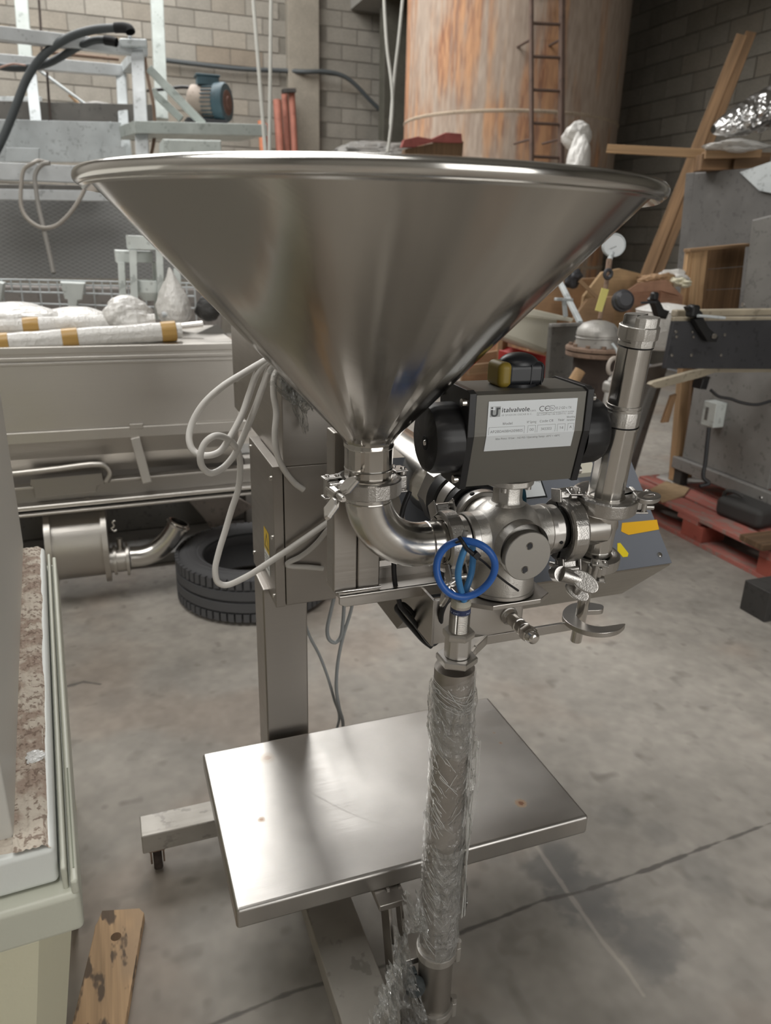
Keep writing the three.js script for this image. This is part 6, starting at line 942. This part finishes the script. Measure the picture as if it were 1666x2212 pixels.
// conveyor
{
  const cv = thing('conveyor', 'dark conveyor side with bolts and a pale belt at the right edge', 'conveyor', [2.1019,0.8461,-1.5485]);
  const D = 3.15, side = part('side_plate', slab([[1.8832,1.1117,-1.62],[1.8722,0.9185,-1.62],[2.8374,0.8832,-1.62],[2.768,1.1099,-1.62]], 0.02, 0.002), M.darkSteel, cv);
  part('top_rail', [beam([1.9458,1.1353,-1.7], [2.8526,1.1386,-1.7], 0.04, 0.03, UP, 0.006), beam([1.8895,1.1171,-1.64], [2.7914,1.1097,-1.64], 0.02, 0.02, UP, 0.004)], M.belt, cv);
  part('belt_return', [slab([[1.896,0.8313,-1.72],[1.9091,0.8409,-1.72],[2.1224,0.8822,-1.72],[2.2235,0.8933,-1.72],[2.9583,0.8699,-1.72],[2.9638,0.8519,-1.72],[2.2413,0.872,-1.72],[2.1547,0.8502,-1.72],[1.9585,0.8145,-1.72],[1.9235,0.816,-1.72]], 0.03, 0.002)], M.belt, cv);
  for (const [px, py] of [[0, 0], [1, 0], [2, 0], [3, 0], [4, 0], [5, 0], [6, 0], [7, 0]]) { const q = [[1.8988,1.0706,-1.618], [1.9052,1.0498,-1.618], [1.985,1.0693,-1.618], [1.9941,1.0482,-1.618], [2.1578,1.0531,-1.618], [1.8959,0.9739,-1.618], [1.9976,0.9713,-1.618], [2.1569,0.9671,-1.618]][px]; part('plate_bolt', lathe([[0.0075, 0], [0.0065, 0.004], [0.0001, 0.006]], q, [0, 0, 1], 12), M.bright, side); }
  part('clamp_lever', [slab([[1.9504,1.1225,-1.58],[1.9988,1.1294,-1.58],[2.0341,1.0879,-1.58],[2.0936,1.0491,-1.58],[2.0884,1.0282,-1.58],[2.0414,1.0311,-1.58],[1.9987,1.0734,-1.58]], 0.03, 0.004), mv(new RoundedBoxGeometry(0.045, 0.05, 0.045, 3, 0.012), ...[1.9545,1.1538,-1.6]), slab([[1.9167,1.1695,-1.59],[1.9521,1.1804,-1.59],[2.0017,1.1469,-1.59],[1.9928,1.121,-1.59],[1.9477,1.1326,-1.59]], 0.03, 0.005)], M.blackPlastic, cv, { label: 'black clamp lever' });
  part('lever_rod', [rod([1.9573,1.1381,-1.57], [2.0985,1.1275,-1.57], 0.006, 0.006, 12)], M.galvanised, cv);
  part('lever_bolt', [lathe([[0.012, 0], [0.01, 0.006], [0.0001, 0.008]], [2.0635,1.0541,-1.575], [0, 0, 1], 14)], M.bright, cv);
  const c2 = thing('clamp_lever', 'black clamp lever with a knob standing left of the conveyor end', 'lever', [1.876,1.1112,-1.7]);
  part('lever_arm', [slab([[1.8263,1.1904,-1.7],[1.8424,1.2052,-1.7],[1.87,1.1828,-1.7],[1.8946,1.1527,-1.7],[1.9247,1.1449,-1.7],[1.9119,1.1109,-1.7],[1.8715,1.1227,-1.7],[1.8505,1.1605,-1.7]], 0.04, 0.005), mv(new RoundedBoxGeometry(0.03, 0.035, 0.03, 3, 0.01), ...[1.8331,1.2052,-1.7])], M.blackPlastic, c2);
  part('lever_rod', rod([1.7644,1.1802,-1.69], [1.8386,1.1818,-1.69], 0.005, 0.005, 10), M.darkSteel, c2);
  solo('white_tub', lathe([[0.0001, 0], [0.13, 0], [0.15, 0.03], [0.16, 0.17], [0.165, 0.175], [0.155, 0.18], [0.1, 0.2], [0.0001, 0.21]].map(([r, y]) => [r * 0.85, y]), [2.1701,0.943,-2.0149], UP, 40), M.plasticSheet, 'white rounded tub standing behind the conveyor end', 'tub', [2.1701,0.943,-2.0149]);
}
// pressure vessel with gauge
{
  const c = [1.5103,1.0128,-1.6081], y = c[1], v = thing('pressure_vessel', 'dark pressure vessel with rusty flange, grey dome and pressure gauge', 'vessel', [c[0], 0, c[2]]);
  const at = (h) => [c[0], y + h, c[2]];
  part('vessel_body', [lathe([[0.084, -0.02], [0.084, -0.5], [0.07, -0.54], [0.0001, -0.56]], at(0), UP, 40), ...[0, 1, 2].map((k) => { const a = k * 2.1 + 0.4; return rod([c[0] + 0.07 * Math.cos(a), y - 0.5, c[2] + 0.07 * Math.sin(a)], [c[0] + 0.09 * Math.cos(a), 0, c[2] + 0.09 * Math.sin(a)], 0.012); })], M.darkRust, v);
  part('flange', [lathe([[0.08, -0.03], [0.115, -0.03], [0.118, -0.027], [0.118, -0.012], [0.08, -0.01]], at(0), UP, 48), lathe([[0.0001, 0.008], [0.08, 0.008], [0.117, 0.007], [0.12, 0.004], [0.12, -0.006], [0.116, -0.008]], at(0), UP, 48)], M.rustIron, v);
  for (let k = 0; k < 10; k++) { const a = (k / 10) * Math.PI * 2; part('flange_bolt', [rod([c[0] + 0.099 * Math.cos(a), y - 0.032, c[2] + 0.099 * Math.sin(a)], [c[0] + 0.099 * Math.cos(a), y + 0.018, c[2] + 0.099 * Math.sin(a)], 0.009, 0.009, 6)], M.rustIron, v); }
  part('dome', [lathe([[0.086, 0.006], [0.082, 0.03], [0.082, 0.05], [0.084, 0.052], [0.08, 0.075], [0.06, 0.096], [0.03, 0.106], [0.0001, 0.108]], at(0), UP, 48), lathe([[0.083, 0.04], [0.0855, 0.042], [0.083, 0.044]], at(0), UP, 48)], M.domeGrey, v);
  const st = [[1.5351,1.1207,-1.6406],[1.5612,1.2079,-1.6645],[1.5787,1.2776,-1.6849],[1.5905,1.3263,-1.6993]];
  part('stem', [tube(st, 0.009, 10, 30), rod([1.5779,1.2707,-1.6825], [1.5944,1.3472,-1.706], 0.012, 0.012, 6)], M.rustIron, v);
  part('stem_valve', mv(new THREE.TorusGeometry(0.016, 0.007, 10, 24), ...[1.5644,1.2926,-1.662]), M.darkSteel, v);
  const gg = [1.6152,1.3997,-1.7184], fw = V(-0.36, 0.12, 0.93).normalize();
  const ga = part('gauge_case', [lathe([[0.0001, -0.02], [0.04, -0.02], [0.044, -0.015], [0.0455, 0.008], [0.0445, 0.0125], [0.0405, 0.013], [0.04, 0.0105]], gg, fw.toArray(), 48), rod([1.594,1.3437,-1.7047], [1.6074,1.3735,-1.7112], 0.01)], M.galvanised, v);
  part('gauge_dial', [lathe([[0.0001, 0.01], [0.0405, 0.01]], gg, fw.toArray(), 48)], M.gaugeFace, ga);
  part('gauge_needle', [beam([1.5888,1.3856,-1.7002], [1.6122,1.3965,-1.6956], 0.002, 0.002, UP, 0)], M.darkSteel, ga);
  part('paper_tag', slab([[1.5117,1.2427,-1.617],[1.5448,1.2368,-1.6023],[1.5244,1.1518,-1.5771],[1.4929,1.1577,-1.5912]], 0.003, 0), M.tagYellow, v, { label: 'yellow paper tag' });
  part('side_cap', [lathe([[0.0001, 0.03], [0.02, 0.03], [0.028, 0.024], [0.03, 0.012], [0.034, 0.01], [0.034, -0.006], [0.02, -0.012], [0.016, -0.03]], [1.5944,1.1958,-1.5905], [-0.25, 0.25, 0.9], 32).applyMatrix4(new THREE.Matrix4().makeTranslation(...[1.5944,1.1958,-1.5905]).multiply(new THREE.Matrix4().makeScale(1.25, 1.25, 1.25)).multiply(new THREE.Matrix4().makeTranslation(...[1.5944,1.1958,-1.5905].map((q) => -q))))], M.darkSteel, v);
  part('lifting_ring', mv(new THREE.TorusGeometry(0.03, 0.008, 10, 32), ...[1.4725,0.9695,-1.4351], 0, 0.3, 0), std({ color: 0xa9a097, roughness: 0.6 }), v);
  part('ring_strap', tube([[1.4971,1.0014,-1.4382],[1.4901,1.0291,-1.4516],[1.4758,1.0501,-1.4651]], 0.006, 8, 20), M.galvanised, v);
  part('drain_pipe', [tube([[1.4773,0.9351,-1.42],[1.4542,0.9016,-1.4157],[1.4479,0.8719,-1.4066],[1.433,0.8222,-1.393],[1.413,0.723,-1.3621],[1.3931,0.6239,-1.3312]], 0.017, 12, 40), mv(new RoundedBoxGeometry(0.05, 0.05, 0.05, 3, 0.018), ...[1.4535,0.895,-1.4134])], M.domeGrey, v);
}
// heap of cardboard and boxes
{
  const down5 = (pts) => pts.map((p, i) => (i >= 3 ? [p[0], 0, p[2]] : p));
  const down = (pts, k) => pts.map((p, i) => (i >= k ? [p[0], 0, p[2]] : p)); // the last corners stand on the floor
  const card = (n, label, pts, i, dep = 0.02, cat = 'cardboard') => solo(n, slab(down(pts, pts.length - 2), dep, 0.002), M.cards[i], label, cat, pts[0]);
  card('cardboard_sheet', 'large tan cardboard sheet with a curved top in the heap', [[1.9703,1.1541,-2.4],[2.0642,1.271,-2.4],[2.1673,1.2899,-2.4],[2.3025,1.2642,-2.4],[2.3594,1.2372,-2.4],[2.3827,1.036,-2.4],[1.9137,1.0409,-2.4]], 0);
  card('cardboard_sheet', 'brown cardboard flap at the left of the heap behind the hopper', [[1.8177,1.1396,-2.6],[1.9091,1.2189,-2.6],[2.1759,1.2347,-2.6],[2.2403,0.9928,-2.6],[1.7259,0.9516,-2.6]], 1);
  card('cardboard_sheet', 'low brown cardboard sheet under the gauge', [[1.839,1.0294,-2.3],[1.9248,1.1483,-2.3],[2.0859,1.1613,-2.3],[2.1363,0.9798,-2.3],[1.869,0.9616,-2.3]], 2);
  M.pinkCard = std({ color: 0xbf9884, roughness: 0.9, map: T.cardboard });
  const bx = thing('cardboard_box', 'pinkish brown cardboard box right of the yellow tag', 'box', [2.3043,1.0518,-2.25]);
  part('box_front', slab([[2.1319,1.1914,-2.25],[2.3152,1.1962,-2.25],[2.3369,0.9823,-2.25],[2.155,0.9807,-2.25]], 0.02, 0.002), M.pinkCard, bx);
  part('box_side', slab([[2.307,1.1968,-2.24],[2.4504,1.1655,-2.24],[2.469,0.9813,-2.24],[2.3286,0.9836,-2.24]], 0.02, 0.002), M.pinkCard, bx);
  part('box_flap', slab([[2.0824,1.1889,-2.22],[2.1467,1.2282,-2.22],[2.3152,1.2466,-2.22],[2.433,1.167,-2.22],[2.2913,1.1937,-2.22],[2.1157,1.1846,-2.22]], 0.004, 0), M.pinkCard, bx);
  part('box_mark', slab([[2.1551,1.1074,-2.248],[2.1681,1.1296,-2.248],[2.1893,1.1027,-2.248],[2.2016,1.1295,-2.248],[2.2076,1.0936,-2.248],[2.1588,1.085,-2.248]], 0.001, 0), M.cards[2], bx);
  solo('paper_wad', mv(lump(1, [0.1, 0.05, 0.08], 0.5, 1.5, 12, 401, true), ...[2.3695,1.2172,-2.35]), M.cards[1], 'crumpled brown paper wad on the cardboard box', 'paper', [2.372,1.2035,-2.35]);
  solo('paper_wad', mv(lump(1, [0.05, 0.025, 0.05], 0.5, 1.5, 10, 403, true), ...[2.4598,1.2296,-2.3]), std({ color: 0xd2cdb6, roughness: 0.8 }), 'cream torn paper scrap beside the crate post top', 'paper', [2.4625,1.216,-2.3]);
  solo('plastic_sheet', mv(lump(1, [0.09, 0.03, 0.05], 0.5, 1.5, 12, 405), ...[2.4983,1.252,-2.4]), M.plasticSheet, 'pale plastic scrap behind the cream paper', 'plastic sheet', [2.5,1.2428,-2.4]);
  solo('wooden_stick', beam([1.681,1.2477,-2.2], [1.5962,1.0827,-1.86], 0.02, 0.02, UP, 0.002), M.galvanised, 'grey stick leaning across the cardboard left of the gauge', 'stick', [1.7886,1.0722,-2.1]);
  solo('wooden_stick', beam([1.8991,1.2325,-2.35], [2.0016,1.1393,-2.3], 0.02, 0.02, UP, 0.002), M.woods[3], 'thin wooden stick lying on the cardboard under the gauge', 'stick', [2.0016,1.1393,-2.3]);
  const dk = thing('dark_fitting', 'dark metal fitting on the cardboard left of the gauge', 'fitting', [1.8988,1.243,-2.4]);
  part('fitting_body', [mv(lump(1, [0.05, 0.05, 0.04], 0.3, 1.4, 10, 407), ...[1.8934,1.243,-2.4]), rod([1.8513,1.2612,-2.38], [1.8866,1.2352,-2.38], 0.01)], M.darkSteel, dk);
  const tap = thing('bar_clamp', 'grey T-shaped clamp lying on the white basin rim', 'clamp', [1.5367,1.1373,-1.9]);
  part('clamp_bar', [beam([1.4859,1.1794,-1.9], [1.5689,1.1755,-1.9], 0.02, 0.012, UP, 0.002), beam([1.5297,1.1756,-1.9], [1.5452,1.1063,-1.9], 0.016, 0.016, UP, 0.002)], M.galvanised, tap);
  const bs = thing('plastic_basin', 'cream plastic basin behind the right slope of the hopper', 'basin', [1.4552,0.9614,-2]);
  part('basin_side', [slab([[1.19,1.1306,-2],[1.5788,1.0843,-2],[1.56,0.959,-2],[1.5292,0.9351,-2],[1.3591,0.9917,-2],[1.2422,1.0294,-2]], 0.3, 0.02)], M.whitePlastic, bs);
  part('basin_rim', [slab([[1.1554,1.1664,-1.98],[1.3559,1.1467,-1.98],[1.6418,1.0897,-1.98],[1.6343,1.0737,-1.98],[1.3366,1.1121,-1.98],[1.1579,1.1325,-1.98]], 0.03, 0.004)], M.whitePlastic, bs);
  solo('red_crate', slab(down5([[1.4761,0.9055,-2.1],[1.508,0.9258,-2.1],[1.619,0.9017,-2.1],[1.6131,0.7325,-2.1],[1.4779,0.7384,-2.1]]), 0.25, 0.01), M.redCrate, 'bright red plastic crate behind the black indicator knob', 'crate', [1.5321,0.7883,-2.1]);
  const gb = thing('grey_bin', 'open grey steel bin left of the pressure vessel', 'bin', [1.5549,0.8235,-1.85]);
  part('bin_wall', slab(down([[1.4493,1.0703,-1.85],[1.6085,1.0797,-1.85],[1.6631,0.6734,-1.85],[1.4797,0.6833,-1.85]], 2), 0.03, 0.004), M.paintGrey, gb);
  part('bin_edge', [beam([1.4333,1.0773,-1.84], [1.6062,1.0808,-1.84], 0.02, 0.014, UP, 0.003)], M.paintGreyLight, gb);
  solo('wooden_trestle', [beam([1.493,1.0512,-2.34], [[1.5067,0.779,-2.34][0], 0, -2.34], 0.03, 0.05, [0, 0, 1], 0.003), beam([1.2418,0.8378,-2.2], [1.4591,0.8524,-2.2], 0.03, 0.05, UP, 0.003)], M.woods[1], 'light wooden trestle standing behind the actuator', 'frame', [1.4844,0.7866,-2.3]);
  card('cardboard_sheet', 'flat brown cardboard behind the actuator beside the wooden trestle', [[1.3611,0.8504,-2.5],[1.579,0.882,-2.5],[1.5986,0.6569,-2.5],[1.3732,0.6668,-2.5]], 2);
  solo('kraft_roll', rod([1.3731,0.9466,-1.5], [1.3178,0.8597,-1.5], 0.022, 0.022, 20), M.woods[0], 'pale roll leaning beside the vessel flange', 'roll', [1.3178,0.8597,-1.5]);
}

renderer.render(scene, camera);
